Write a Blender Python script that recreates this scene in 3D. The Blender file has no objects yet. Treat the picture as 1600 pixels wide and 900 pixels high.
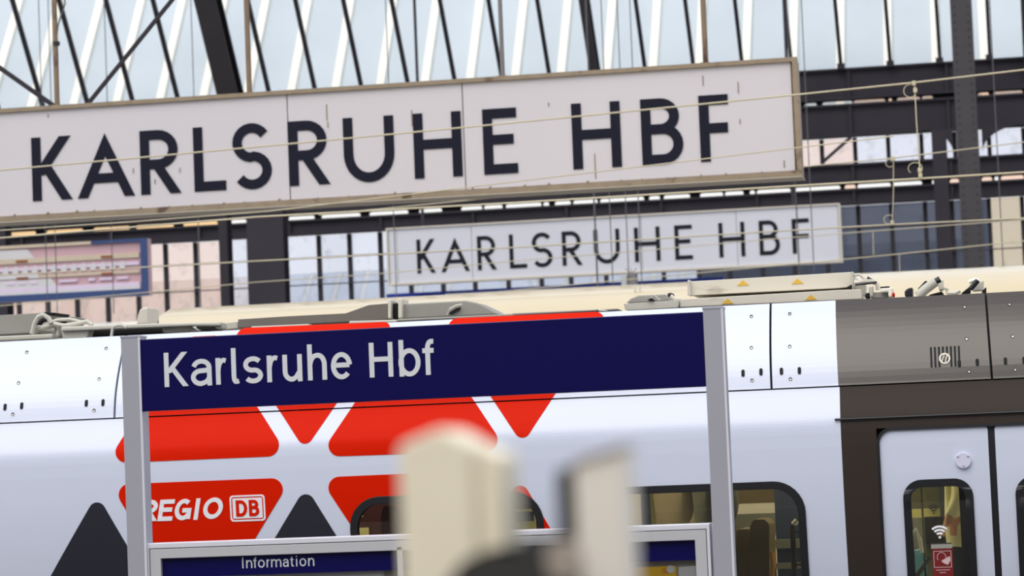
import bpy, bmesh, math, random
from mathutils import Vector, Matrix
from mathutils.geometry import tessellate_polygon
random.seed(7)
R = math.radians
scene = bpy.context.scene
col = scene.collection

# ------------------------------------------------------------------ camera
FPX, YAW, PITCH, ROLL, EYE = 4363.0, R(10.2), R(3.6), R(2.30), 2.1
_f = Vector((-math.sin(YAW)*math.cos(PITCH), math.cos(YAW)*math.cos(PITCH), math.sin(PITCH)))
_r0 = Vector((math.cos(YAW), math.sin(YAW), 0)); _u0 = _r0.cross(_f)
RIGHT = _r0*math.cos(ROLL) - _u0*math.sin(ROLL)
UP = _r0*math.sin(ROLL) + _u0*math.cos(ROLL)
FWD = _f
cd = bpy.data.cameras.new('camera'); cam = bpy.data.objects.new('camera', cd); col.objects.link(cam)
cam.matrix_world = Matrix(((RIGHT.x, UP.x, -FWD.x, 0), (RIGHT.y, UP.y, -FWD.y, 0), (RIGHT.z, UP.z, -FWD.z, EYE), (0, 0, 0, 1)))
cd.sensor_width = 36; cd.lens = 36*FPX/1600; cd.clip_end = 500; cd.clip_start = 0.05
cd.dof.use_dof = True; cd.dof.focus_distance = 14.2; cd.dof.aperture_fstop = 5.2
scene.camera = cam

# ------------------------------------------------------------------ world, sun, exposure
w = bpy.data.worlds.new('sky'); scene.world = w; w.use_nodes = True
nt = w.node_tree; bg = nt.nodes['Background']
tc = nt.nodes.new('ShaderNodeTexCoord'); sp = nt.nodes.new('ShaderNodeSeparateXYZ')
rp = nt.nodes.new('ShaderNodeValToRGB')
rp.color_ramp.elements[0].position = 0.0; rp.color_ramp.elements[0].color = (0.95, 0.96, 0.98, 1)
rp.color_ramp.elements[1].position = 0.6; rp.color_ramp.elements[1].color = (0.80, 0.87, 1.0, 1)
nt.links.new(tc.outputs['Generated'], sp.inputs[0]); nt.links.new(sp.outputs['Z'], rp.inputs[0])
nt.links.new(rp.outputs[0], bg.inputs[0]); bg.inputs[1].default_value = 1.15
sd = bpy.data.lights.new('sun', 'SUN'); sun = bpy.data.objects.new('sun', sd); col.objects.link(sun)
sd.energy = 2.05; sd.angle = R(50); sd.color = (1.0, 0.93, 0.82)
sun.location = (-6, -8, 30); sun.rotation_euler = Vector((0.22, 0.64, -0.9)).to_track_quat('-Z', 'Y').to_euler()
scene.view_settings.view_transform = 'Standard'; scene.view_settings.look = 'None'
scene.view_settings.exposure = 0.0; scene.view_settings.gamma = 1.0; scene.view_settings.use_curve_mapping = False

# ------------------------------------------------------------------ helpers
def at(x, y, Y):
    """point of the vertical plane Y = const seen at photo position x, y"""
    d = FWD + RIGHT*((x-800)/FPX) - UP*((y-450)/FPX)
    p = d*(Y/d.y); return Vector((p.x, Y, p.z+EYE))

def srgb(r, g, b):
    f = lambda c: (c/255/12.92) if c/255 <= 0.04045 else ((c/255+0.055)/1.055)**2.4
    return (f(r), f(g), f(b), 1)

MATS = {}
def mat(name, rgb, rough=0.5, metal=0.0, vary=0.08, scale=6.0, bump=0.0, spec=0.5, rust=None, emit=0.0, coat=0.0):
    m = bpy.data.materials.new(name); m.use_nodes = True; n = m.node_tree; b = n.nodes['Principled BSDF']
    c = srgb(*rgb); tco = n.nodes.new('ShaderNodeTexCoord'); ns = n.nodes.new('ShaderNodeTexNoise')
    ns.inputs['Scale'].default_value = scale; ns.inputs['Detail'].default_value = 5
    n.links.new(tco.outputs['Object'], ns.inputs['Vector'])
    mx = n.nodes.new('ShaderNodeMix'); mx.data_type = 'RGBA'
    mx.inputs['A'].default_value = tuple(v*(1-vary) for v in c[:3])+(1,)
    mx.inputs['B'].default_value = tuple(min(1, v*(1+vary)) for v in c[:3])+(1,)
    n.links.new(ns.outputs['Fac'], mx.inputs['Factor']); last = mx.outputs['Result']
    if rust:
        rc, thr, rs, stretch = rust
        mp = n.nodes.new('ShaderNodeMapping'); mp.inputs['Scale'].default_value = stretch
        n2 = n.nodes.new('ShaderNodeTexNoise'); n2.inputs['Scale'].default_value = rs; n2.inputs['Detail'].default_value = 6
        n.links.new(tco.outputs['Object'], mp.inputs[0]); n.links.new(mp.outputs[0], n2.inputs['Vector'])
        cr = n.nodes.new('ShaderNodeValToRGB'); cr.color_ramp.elements[0].position = thr; cr.color_ramp.elements[1].position = thr+0.08
        n.links.new(n2.outputs['Fac'], cr.inputs[0])
        m2 = n.nodes.new('ShaderNodeMix'); m2.data_type = 'RGBA'; m2.inputs['B'].default_value = srgb(*rc)
        n.links.new(cr.outputs[0], m2.inputs['Factor']); n.links.new(last, m2.inputs['A']); last = m2.outputs['Result']
    n.links.new(last, b.inputs['Base Color'])
    b.inputs['Roughness'].default_value = rough; b.inputs['Metallic'].default_value = metal
    b.inputs['Specular IOR Level'].default_value = spec; b.inputs['Coat Weight'].default_value = coat
    b.inputs['Coat Roughness'].default_value = 0.08
    if bump:
        bp = n.nodes.new('ShaderNodeBump'); bp.inputs['Strength'].default_value = bump; bp.inputs['Distance'].default_value = 0.01
        n.links.new(ns.outputs['Fac'], bp.inputs['Height']); n.links.new(bp.outputs[0], b.inputs['Normal'])
    if emit:
        n.links.new(last, b.inputs['Emission Color']); b.inputs['Emission Strength'].default_value = emit
    MATS[name] = m; return m

def glass(name, tint, rough=0.02, gl=0.12, dirt=0.0, frost=0.0):
    """thin pane: tinted see-through with a clear reflection; optional dirt spots and frosting"""
    m = bpy.data.materials.new(name); m.use_nodes = True; n = m.node_tree; n.nodes.remove(n.nodes['Principled BSDF'])
    out = n.nodes['Material Output']; t = n.nodes.new('ShaderNodeBsdfTransparent'); t.inputs[0].default_value = srgb(*tint)
    g = n.nodes.new('ShaderNodeBsdfGlossy'); g.inputs['Roughness'].default_value = rough
    fr = n.nodes.new('ShaderNodeFresnel'); fr.inputs[0].default_value = 1.45
    ad = n.nodes.new('ShaderNodeMath'); ad.operation = 'MULTIPLY_ADD'; ad.inputs[1].default_value = 1.0; ad.inputs[2].default_value = gl-0.04
    n.links.new(fr.outputs[0], ad.inputs[0])
    mx = n.nodes.new('ShaderNodeMixShader'); n.links.new(ad.outputs[0], mx.inputs[0]); n.links.new(t.outputs[0], mx.inputs[1]); n.links.new(g.outputs[0], mx.inputs[2])
    last = mx.outputs[0]
    if dirt or frost:
        d = n.nodes.new('ShaderNodeBsdfTranslucent'); d.inputs[0].default_value = srgb(*[int(v*0.8) for v in tint])
        tc_ = n.nodes.new('ShaderNodeTexCoord'); ns = n.nodes.new('ShaderNodeTexNoise'); ns.inputs['Scale'].default_value = 3.2; ns.inputs['Detail'].default_value = 6
        n.links.new(tc_.outputs['Object'], ns.inputs['Vector'])
        cr = n.nodes.new('ShaderNodeValToRGB'); cr.color_ramp.elements[0].position = 0.56; cr.color_ramp.elements[1].position = 0.75
        cr.color_ramp.elements[0].color = (frost,)*3+(1,); cr.color_ramp.elements[1].color = (max(dirt, frost),)*3+(1,)
        n.links.new(ns.outputs['Fac'], cr.inputs[0])
        m2 = n.nodes.new('ShaderNodeMixShader'); n.links.new(cr.outputs[0], m2.inputs[0]); n.links.new(last, m2.inputs[1]); n.links.new(d.outputs[0], m2.inputs[2]); last = m2.outputs[0]
    n.links.new(last, out.inputs['Surface']); MATS[name] = m; return m

def arc(cx, cy, rx, ry, a0, a1, n=10):
    return [(cx+rx*math.cos(R(a0+(a1-a0)*i/n)), cy+ry*math.sin(R(a0+(a1-a0)*i/n))) for i in range(n+1)]

def rounded(loop, rad, n=6):
    """round the corners of a 2-D polygon; rad is one number or one per corner"""
    out = []; k = len(loop)
    for i in range(k):
        p = Vector(loop[i]); a = Vector(loop[i-1])-p; b = Vector(loop[(i+1) % k])-p
        r = rad[i] if isinstance(rad, (list, tuple)) else rad
        if r <= 0: out.append(tuple(p)); continue
        la, lb = a.length, b.length; a.normalize(); b.normalize()
        half = math.acos(max(-1, min(1, a.dot(b))))/2
        t = min(r/math.tan(half), la*0.49, lb*0.49); r2 = t*math.tan(half)
        c = p+(a+b).normalized()*(r2/math.sin(half)); s = p+a*t-c; e = p+b*t-c
        a0 = math.atan2(s.y, s.x); a1 = math.atan2(e.y, e.x); d = (a1-a0+math.pi) % (2*math.pi)-math.pi
        for j in range(n+1):
            q = a0+d*j/n; out.append((c.x+r2*math.cos(q), c.y+r2*math.sin(q)))
    return out

def rrect(x0, x1, z0, z1, r, n=6): return rounded([(x0, z0), (x1, z0), (x1, z1), (x0, z1)], r, n)

class MB:
    def __init__(s): s.v = []; s.f = []
    def add(s, vs, fs):
        k = len(s.v); s.v += [tuple(p) for p in vs]; s.f += [tuple(i+k for i in f) for f in fs]; return s
    def box(s, x0, x1, y0, y1, z0, z1):
        return s.add([(x0,y0,z0),(x1,y0,z0),(x1,y1,z0),(x0,y1,z0),(x0,y0,z1),(x1,y0,z1),(x1,y1,z1),(x0,y1,z1)],
                     [(0,3,2,1),(4,5,6,7),(0,1,5,4),(1,2,6,5),(2,3,7,6),(3,0,4,7)])
    def prism(s, loop, y0, y1, holes=(), warp=None):
        """polygon in X-Z (with holes) made solid between y0 and y1"""
        loops = [list(loop)]+[list(h) for h in holes]; flat = [p for l in loops for p in l]; n = len(flat)
        wy = warp or (lambda z: 0)
        vs = [(x, y0+wy(z), z) for x, z in flat]+[(x, y1+wy(z), z) for x, z in flat]
        tri = tessellate_polygon([[Vector((x, z, 0)) for x, z in l] for l in loops]); fs = []
        for a, b, c in tri:
            A, B, C = flat[a], flat[b], flat[c]
            if (B[0]-A[0])*(C[1]-A[1])-(B[1]-A[1])*(C[0]-A[0]) < 0: b, c = c, b
            fs.append((a, b, c)); fs.append((a+n, c+n, b+n))
        k = 0
        for li, l in enumerate(loops):
            m = len(l); area = sum(l[i][0]*l[(i+1) % m][1]-l[(i+1) % m][0]*l[i][1] for i in range(m)); fl = (area > 0) == (li == 0)
            for i in range(m):
                a, b = k+i, k+(i+1) % m
                fs.append((b, a, a+n, b+n) if fl else (a, b, b+n, a+n))
            k += m
        return s.add(vs, fs)
    def tube(s, pts, r, n=8, r1=None):
        pts = [Vector(p) for p in pts]; k = len(pts); vs = []; fs = []; prev = None
        for i, p in enumerate(pts):
            t = (pts[min(i+1, k-1)]-pts[max(i-1, 0)]).normalized()
            u = prev-t*prev.dot(t) if prev else t.orthogonal()
            u.normalize(); prev = u; v = t.cross(u); rr = r if r1 is None else r+(r1-r)*i/(k-1)
            for j in range(n):
                a = 2*math.pi*j/n; vs.append(p+u*(rr*math.cos(a))+v*(rr*math.sin(a)))
        for i in range(k-1):
            for j in range(n):
                a = i*n+j; b = i*n+(j+1) % n; fs.append((a, b, b+n, a+n))
        fs.append(tuple(range(n-1, -1, -1))); fs.append(tuple(range((k-1)*n, k*n)))
        return s.add(vs, fs)
    def bar(s, a, b, wx, wy, ref=(0, 1, 0)):
        """rectangular bar from a to b, wx across, wy along the reference direction"""
        a, b = Vector(a), Vector(b); t = (b-a).normalized(); q = Vector(ref); q = (q-t*q.dot(t)).normalized(); u = t.cross(q)
        vs = [p+u*(i*wx/2)+q*(j*wy/2) for p in (a, b) for i, j in ((-1,-1),(1,-1),(1,1),(-1,1))]
        return s.add(vs, [(0,3,2,1),(4,5,6,7),(0,1,5,4),(1,2,6,5),(2,3,7,6),(3,0,4,7)])
    def build(s, name, m, parent=None, bevel=0, smooth=False, cuts=None, warp=None, gap=None):
        off = origin(parent); me = bpy.data.meshes.new(name)
        if cuts is None:
            me.from_pydata([tuple(Vector(p)-off) for p in s.v], [], s.f)
        else:
            me.from_pydata(s.v, [], s.f); bm = bmesh.new(); bm.from_mesh(me)
            for z in cuts:
                bmesh.ops.bisect_plane(bm, geom=bm.verts[:]+bm.edges[:]+bm.faces[:], plane_co=(0, 0, z), plane_no=(0, 0, 1))
            if gap:
                bmesh.ops.delete(bm, geom=[f for f in bm.faces if gap[0] < f.calc_center_median().z < gap[1]], context='FACES')
            for v in bm.verts: v.co.y += warp(v.co.z); v.co -= off
            bm.to_mesh(me); bm.free()
        if smooth:
            for p in me.polygons: p.use_smooth = True
            try: me.set_sharp_from_angle(angle=R(40))
            except Exception: pass
        me.materials.append(MATS[m] if isinstance(m, str) else m)
        o = bpy.data.objects.new(name, me); col.objects.link(o)
        if parent: o.parent = parent
        if bevel:
            bv = o.modifiers.new('bevel', 'BEVEL'); bv.width = bevel; bv.segments = 2; bv.limit_method = 'ANGLE'
        return o

def origin(parent):
    p = Vector((0, 0, 0))
    while parent is not None: p = p+parent.location; parent = parent.parent
    return p
def thing(name, label, cat, loc=(0, 0, 0), group=None, kind=None):
    o = bpy.data.objects.new(name, None); col.objects.link(o); o.location = loc; o.empty_display_size = 0.1
    if label: o['label'] = label
    if cat: o['category'] = cat
    if group: o['group'] = group
    if kind: o['kind'] = kind
    return o
def tag(o, label, cat, group=None, kind=None):
    o['label'] = label
    if cat: o['category'] = cat
    if group: o['group'] = group
    if kind: o['kind'] = kind
    return o
def pxloop(pts, Y): return [(p.x, p.z) for p in (at(x, y, Y) for x, y in pts)]
def pxprism(pts, Y, depth, m, name, parent, bevel=0):
    return MB().prism(pxloop(pts, Y), Y, Y+depth).build(name, m, parent, bevel)

# ------------------------------------------------------------------ letters made of strokes
def S_curve():
    return arc(.5, .74, .5, .26, 32, 262, 14)+arc(.5, .25, .5, .25, 82, -148, 14)
GLYPH = {
 'K': [('L', [(0,0),(0,1)]), ('D', .90,1,.06,.40), ('D', .27,.56,.93,0)],
 'A': [('A',), ('B', .20,.80,.30)],
 'R': [('L', [(0,0),(0,1)]), ('C', [(-.02,1),(.40,1)]+arc(.42,.73,.46,.27,90,-90,12)+[(.40,.46),(-.02,.46)]), ('D', .34,.48,.93,0)],
 'L': [('L', [(0,0),(0,1)]), ('L', [(0,0),(1,0)])],
 'S': [('C', S_curve())],
 'U': [('C', [(0,1.12),(0,.42)]+arc(.5,.42,.5,.42,180,360,16)+[(1,.42),(1,1.12)])],
 'H': [('L', [(0,0),(0,1)]), ('L', [(1,0),(1,1)]), ('L', [(.1,.52),(.9,.52)])],
 'E': [('L', [(0,0),(0,1)]), ('L', [(0,1),(1,1)]), ('L', [(0,.53),(.86,.53)]), ('L', [(0,0),(1,0)])],
 'F': [('L', [(0,0),(0,1)]), ('L', [(0,1),(1,1)]), ('L', [(0,.50),(.95,.50)])],
 'B': [('L', [(0,0),(0,1)]), ('C', [(-.02,1),(.40,1)]+arc(.46,.77,.44,.23,90,-90,12)+[(.40,.54),(-.02,.54)]), ('C', [(.2,.54),(.45,.54)]+arc(.52,.27,.48,.27,90,-90,12)+[(.45,0),(-.02,0)])],
 'D': [('L', [(0,0),(0,1)]), ('C', [(-.02,1),(.35,1)]+arc(.40,.5,.60,.5,90,-90,14)+[(.35,0),(-.02,0)])],
 'G': [('C', arc(.52,.5,.52,.5,48,330,18)), ('L', [(1,.06),(1,.42)]), ('L', [(.62,.45),(1,.45)])],
 'I': [('L', [(.5,0),(.5,1)])],
 'O': [('C', arc(.5,.5,.5,.5,0,360,26))],
 'a': [('C', [(.04,.76)]+arc(.5,.70,.46,.30,152,0,12)+[(.96,.5),(.97,-.13)]), ('C', [(.97,.60),(.55,.57)]+arc(.46,.28,.46,.29,88,270,12)+[(.6,.02),(.8,.08),(.97,.26)])],
 'r': [('L', [(0,0),(0,1)]), ('C', [(.0,.46),(.05,.64),(.2,.84),(.45,.96),(.75,1.0),(1.05,.97)])],
 'l': [('C', [(.0,1.1),(.0,.16),(.08,.06),(.30,.0),(.6,.0),(1.05,.02)])],
 's': [('C', S_curve())],
 'u': [('C', [(0,1.15),(0,.36)]+arc(.44,.36,.44,.36,180,285,10)+[(.75,.10),(1,.36)]), ('L', [(1,0),(1,1)])],
 'h': [('L', [(0,0),(0,1)]), ('C', [(0,.42),(.10,.58),(.28,.69)]+arc(.55,.42,.45,.30,100,0,10)+[(1,.2),(1,-.1)])],
 'n': [('L', [(0,0),(0,1)]), ('C', [(0,.50),(.10,.74),(.28,.93)]+arc(.55,.60,.45,.40,100,0,10)+[(1,.2),(1,-.1)])],
 'm': [('L', [(0,0),(0,1)]), ('C', [(0,.6),(.06,.84),(.16,.96)]+arc(.27,.7,.23,.30,100,0,8)+[(.5,.2),(.5,-.1)]), ('C', [(.5,.6),(.56,.84),(.66,.96)]+arc(.77,.7,.23,.30,100,0,8)+[(1,.2),(1,-.1)])],
 'e': [('C', [(.02,.53),(.98,.53)]), ('C', arc(.5,.5,.5,.5,4,318,22))],
 'b': [('L', [(0,0),(0,1)]), ('C', arc(.48,.36,.52,.37,180,-180,24))],
 'f': [('C', [(.42,-.1),(.42,.72)]+arc(.80,.76,.38,.23,180,88,8)+[(1.05,.985)]), ('C', [(-.12,.70),(1.05,.70)])],
 'o': [('C', arc(.5,.5,.5,.5,0,360,24))],
 't': [('C', [(.42,1.1),(.42,.2),(.52,.04),(.74,.0),(1.05,.02)]), ('C', [(-.1,.74),(1.05,.74)])],
 'i': [('L', [(.5,0),(.5,.68)]), ('L', [(.5,.98),(.5,1)])],
}
def glyph_mesh(ch, x0, x1, z0, z1, sw, Y, th, shear=0.0, warp=None, bold=1.0):
    W, H, h = x1-x0, z1-z0, sw/2; mb = MB()
    def M(p): return (x0+h+p[0]*(W-sw), z0+h+p[1]*(H-sw))
    def F(x, z): return (x+shear*(z-z0), z)
    def poly(loop): mb.prism([F(*p) for p in loop], Y-th, Y, warp=warp); nudge()
    def nudge():
        nonlocal th
        th += max(.0003, base_th*.03)
    base_th = th
    for si, st in enumerate(GLYPH[ch]):
        th = base_th+si*max(.0004, base_th*.05)
        if st[0] == 'L':
            a, b = Vector(M(st[1][0])), Vector(M(st[1][1])); t = (b-a).normalized() if (b-a).length > 1e-6 else Vector((0, 1))
            n = Vector((-t.y, t.x))*h; a -= t*h; b += t*h
            poly([a-n, b-n, b+n, a+n])
        elif st[0] == 'D':
            _, xa, ya, xb, yb = st; X0 = x0+h+xa*(W-sw); X1 = x0+h+xb*(W-sw); Z0 = z0+ya*H; Z1 = z0+yb*H
            hw = h*math.hypot(X1-X0, Z1-Z0)/abs(Z1-Z0)
            poly([(X0-hw, Z0), (X0+hw, Z0), (X1+hw, Z1), (X1-hw, Z1)])
        elif st[0] == 'A':
            s_ = sw*math.hypot(W/2, H)/H; ap = min(.95, 2*s_/W)*H; c = (x0+x1)/2
            poly([(x0, z0), (x0+s_, z0), (c, z1-ap), (c, z1)]); poly([(x1, z0), (c, z1), (c, z1-ap), (x1-s_, z0)])
        elif st[0] == 'B':
            poly([(x0+st[1]*W, z0+st[3]*H-h), (x0+st[2]*W, z0+st[3]*H-h), (x0+st[2]*W, z0+st[3]*H+h), (x0+st[1]*W, z0+st[3]*H+h)])
        else:
            pts = []
            for p in st[1]:
                q = Vector(M(p))
                if not pts or (q-pts[-1]).length > 1e-5: pts.append(q)
            for i, p in enumerate(pts):            # ends drawn past the box are trimmed to it
                p.y = min(max(p.y, z0 if i in (0, len(pts)-1) else z0), z1)
                p.x = min(max(p.x, x0), x1)
            k = len(pts); vs = []
            for i, p in enumerate(pts):
                t = (pts[min(i+1, k-1)]-pts[max(i-1, 0)]).normalized()
                if k > 6 and (pts[0]-pts[-1]).length < 1e-4 and i in (0, k-1): t = (pts[1]-pts[-2]).normalized()
                n = Vector((-t.y, t.x))*h; vs.append((p-n, p+n))
            for i in range(k-1):
                q = [F(*vs[i][0]), F(*vs[i+1][0]), F(*vs[i+1][1]), F(*vs[i][1])]
                wy = warp or (lambda z: 0)
                mb.add([(x, Y-th+wy(z), z) for x, z in q]+[(x, Y+wy(z), z) for x, z in q], [(0,1,2,3),(7,6,5,4),(0,4,5,1),(2,6,7,3),(0,3,7,4),(1,5,6,2)])
    return mb
def write(letters, Y, zb, zc, sw, th, m, parent, name='letter', **kw):
    """letters: (char, left px, right px, bottom px, low factor, high factor); each letter is its own mesh"""
    for ch, xl, xr, yb, lo, hi in letters:
        a, b = at(xl, yb, Y).x, at(xr, yb, Y).x
        glyph_mesh(ch, a, b, zb+lo*(zc-zb), zb+hi*(zc-zb), sw, Y, th, **kw).build(name, m, parent)

# ------------------------------------------------------------------ materials
mat('hall_wall', (104,98,94), .9, vary=.12, scale=.5, bump=.2)
mat('concrete', (98,95,92), .9, bump=.3, vary=.15)
mat('ballast', (118,110,102), .95, bump=.8, vary=.3, scale=14)
mat('train_white', (212,218,236), .35, vary=.015, coat=.15)
mat('train_red', (214,30,0), .45, vary=.03, spec=.06)
mat('train_dark', (64,55,49), .25, vary=.04, coat=.2)
mat('surround_dark', (56,48,44), .55, vary=.05, spec=.15)
mat('livery_dark', (42,42,52), .4, spec=.3, vary=.05)
mat('rubber', (24,25,30), .45, vary=.1)
mat('gap_black', (10,10,12), .8, vary=.1)
mat('roof_grey', (150,147,140), .55, vary=.12, bump=.1)
mat('roof_light', (196,192,180), .5, vary=.1, bump=.1)
mat('roof_beige', (216,209,194), .5, vary=.08, scale=3, rust=((150,138,120), .60, 3.0, (.5,1,3)))
mat('roof_brown', (112,105,98), .6, vary=.15)
mat('cream', (206,190,156), .3, vary=.05, scale=2, coat=.6)
mat('metal', (172,172,182), .4, metal=.2, vary=.04, scale=3)
mat('metal_edge', (222,222,232), .3, metal=.1, vary=.03)
mat('metal_frame', (192,192,196), .4, metal=.1, vary=.03)
mat('sign_blue', (8,5,74), .3, vary=.10, scale=2, spec=.3)
mat('sign_letter', (214,216,220), .5, vary=.02)
mat('enamel', (208,203,208), .35, vary=.03, scale=.7, rust=((150,120,90), .735, 5.0, (1.6,1,.7)))
mat('enamel_far', (205,206,215), .4, vary=.03, scale=.7)
mat('enamel_letter', (18,20,38), .5, spec=.2, vary=.15, scale=5, rust=((150,148,150), .76, 9.0, (2,1,1)))
mat('enamel_letter_far', (22,22,32), .6, spec=.2, vary=.1)
mat('rust_frame', (146,130,110), .7, vary=.25, scale=9, bump=.3, rust=((92,72,54), .60, 4, (1,1,1)))
mat('lip_light', (206,198,186), .6, vary=.1)
mat('rust_pipe', (132,112,92), .7, vary=.3, scale=6, bump=.3, rust=((74,56,46), .58, 5, (1,1,.5)))
mat('grey_pipe', (120,116,118), .6, vary=.15)
mat('steel_dark', (54,51,58), .7, spec=.2, vary=.2, scale=1.5, bump=.1)
mat('steel_mid', (72,69,72), .7, spec=.2, vary=.18, scale=1.5, bump=.1)
mat('wire', (196,186,160), .55, vary=.15)
mat('wire_dark', (84,82,86), .6, vary=.1)
mat('white_paint', (255,250,236), .6, vary=.02)
mat('outer_glass', (204,212,218), .7, vary=.14, scale=.35, spec=.1)
mat('outer_pink', (236,214,210), .6, vary=.08, scale=.5)
def sheet(name, rgb, k):
    m = mat(name, rgb, .8, vary=.06, scale=.6, spec=.1); n = m.node_tree; b = n.nodes['Principled BSDF']; o = n.nodes['Material Output']
    t = n.nodes.new('ShaderNodeBsdfTranslucent'); t.inputs[0].default_value = srgb(*rgb); x = n.nodes.new('ShaderNodeMixShader'); x.inputs[0].default_value = k
    n.links.new(b.outputs[0], x.inputs[1]); n.links.new(t.outputs[0], x.inputs[2]); n.links.new(x.outputs[0], o.inputs['Surface'])
sheet('low_pink', (255,250,247), .85); sheet('low_white', (244,248,253), .85); sheet('low_rafter', (255,255,252), .9)
mat('brick_render', (238,176,140), .8, vary=.12, scale=1.0)
mat('board_blue', (42,66,116), .5, vary=.1)
mat('board_pink', (196,160,168), .55, vary=.06, scale=2)
mat('board_grey', (204,202,204), .5, vary=.05, scale=2)
mat('board_lilac', (214,198,220), .5, vary=.05)
mat('board_beige', (196,182,160), .55, vary=.1)
mat('board_rust', (140,78,36), .8, vary=.2)
mat('stripe_blue', (10,48,150), .4, vary=.05)
mat('fg_cream', (250,239,214), .7, vary=.06, scale=14)
mat('fg_beige', (244,236,224), .7, vary=.06, scale=14)
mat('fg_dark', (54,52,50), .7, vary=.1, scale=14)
mat('fg_knob', (170,158,146), .6, vary=.1)
mat('paper', (232,232,228), .8, vary=.03)
mat('paper_yellow', (250,204,26), .7, vary=.04)
mat('red_print', (214,70,30), .7, vary=.05)
mat('sticker_red', (112,20,22), .4, vary=.06)
mat('sticker_white', (238,238,244), .5, vary=.02)
mat('cap_white', (212,212,232), .4, vary=.03)
mat('print_pale', (206,176,176), .6, vary=.03)
mat('felt', (190,184,172), .9, vary=.04)
mat('warn_yellow', (222,178,60), .5, vary=.06)
mat('interior_cream', (196,188,122), .6, vary=.1, scale=2)
mat('interior_dark', (46,48,58), .6, vary=.15)
mat('interior_blue', (44,54,84), .5, vary=.1)
mat('interior_grey', (120,120,112), .6, vary=.1)
mat('notice', (236,228,150), .7, vary=.05)
mat('seat_olive', (92,78,48), .8, vary=.15, scale=20)
mat('seat_red', (78,24,26), .8, vary=.15, scale=20)
mat('seat_orange', (214,140,60), .6, vary=.1)
mat('lamp', (255,244,212), .5, vary=.0, emit=15.0)
mat('steel_bright', (190,186,176), .25, metal=.9, vary=.05)
mat('skin', (214,160,130), .6, vary=.06)
mat('hair', (52,38,30), .7, vary=.2)
mat('jacket_cream', (252,240,192), .8, vary=.12, scale=12, bump=.4)
mat('coat_taupe', (140,126,100), .8, vary=.14, scale=10, bump=.4)
mat('coat_olive', (84,84,70), .8, vary=.14, scale=10, bump=.4)
mat('trousers', (40,42,52), .85, vary=.1)
mat('turquoise', (150,222,246), .7, vary=.18, scale=14, bump=.4)
glass('train_glass', (226,226,218), .03, .06)
glass('case_glass', (250,250,251), .02, .04)
glass('roof_pane', (250,251,252), .05, .05, dirt=.0)
glass('wall_pane', (246,247,252), .06, .05, dirt=.35, frost=.12)
glass('wall_pane_pink', (254,243,238), .06, .05, dirt=.35, frost=.14)
glass('wall_pane_dark', (146,150,162), .06, .06, dirt=.35, frost=.1)
glass('wall_pane_cream', (236,228,214), .06, .05, dirt=.3, frost=.15)
glass('slot_orange', (255,232,200), .06, .03)
glass('slot_white', (254,253,250), .06, .03)
glass('slot_pink', (254,236,224), .06, .03)

# ------------------------------------------------------------------ ground of the station
tag(MB().box(-60, 40, 5.2, 9.0, -1.0, -0.80).build('floor', 'ballast'), 'grey ballast track bed in front of the name sign', None, kind='structure')
tag(MB().box(-60, 40, 15.9, 28.4, -1.0, -0.80).build('floor', 'ballast'), 'grey ballast track bed under the trains', None, kind='structure')
tag(MB().box(-30, 30, -6, 5.2, -1.0, 0).build('floor', 'concrete'), 'near platform of grey concrete', None, kind='structure')
tag(MB().box(-40, 30, 9.0, 15.9, -1.0, 0).build('floor', 'concrete'), 'middle platform of grey concrete under the name sign', None, kind='structure')
tag(MB().box(-60, 40, 28.4, 64, -1.0, -0.1).build('floor', 'concrete'), 'far platforms of grey concrete', None, kind='structure')

tag(MB().box(-60, 60, -9.4, -9, -1, 9).build('wall_front', 'hall_wall'), 'dim near side of the hall behind the viewer, unseen, added to darken reflections', None, kind='structure')  # unseen wall added to block low sky light and darken reflections

# ------------------------------------------------------------------ hall: back wall, glazed roof
YW = 62.0                                    # plane of the back wall
SL = R(50.6)                                 # pitch of the inner glazed slope
zr = at(1400, 103, YW).z                     # foot of the inner roof glazing
def on_roof(px, py):
    d = FWD + RIGHT*((px-800)/FPX) - UP*((py-450)/FPX); n = Vector((0, math.sin(SL), math.cos(SL)))
    t = n.dot(Vector((0, YW, zr))-Vector((0, 0, EYE)))/n.dot(d); return d*t+Vector((0, 0, EYE))
xa, xb = on_roof(68, 170).x, on_roof(1314, 105).x; step = (xb-xa)/17
def rpt(X, s, lift=0): return Vector((X, YW-math.cos(SL)*s+math.sin(SL)*lift*-0, zr+math.sin(SL)*s))
roof = thing('ceiling', 'sloping glazed hall roof of tall panes between thin dark bars', None, (xa, YW, zr), kind='structure')
pane0 = bar0 = None
for i in range(-2, 24):
    X = xa+i*step
    b = MB().bar(rpt(X, -.1), rpt(X, 6.5), .075, .14, (0, math.sin(SL), math.cos(SL))).build('glazing_bar', 'steel_dark', roof)
    if i < 23:
        p0 = rpt(X+.035, 0); q = [rpt(X+.035, 0), rpt(X+step-.035, 0), rpt(X+step-.035, 6.5), rpt(X+.035, 6.5)]; nrm = Vector((0, math.sin(SL), math.cos(SL)))*.008
        MB().add([v-nrm for v in q]+[v+nrm for v in q], [(3,2,1,0),(4,5,6,7),(0,1,5,4),(1,2,6,5),(2,3,7,6),(3,0,4,7)]).build('pane', 'roof_pane', roof)
# small feet of the bars where they meet the girder
for px, py in ((1314,105),(1391,101),(1468,96),(1546,91)):
    c = at(px, py-3, YW-.1); MB().box(c.x-.08, c.x+.08, YW-.22, YW-.02, c.z-.10, c.z+.03).build('bar_foot', 'steel_dark', roof)

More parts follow.
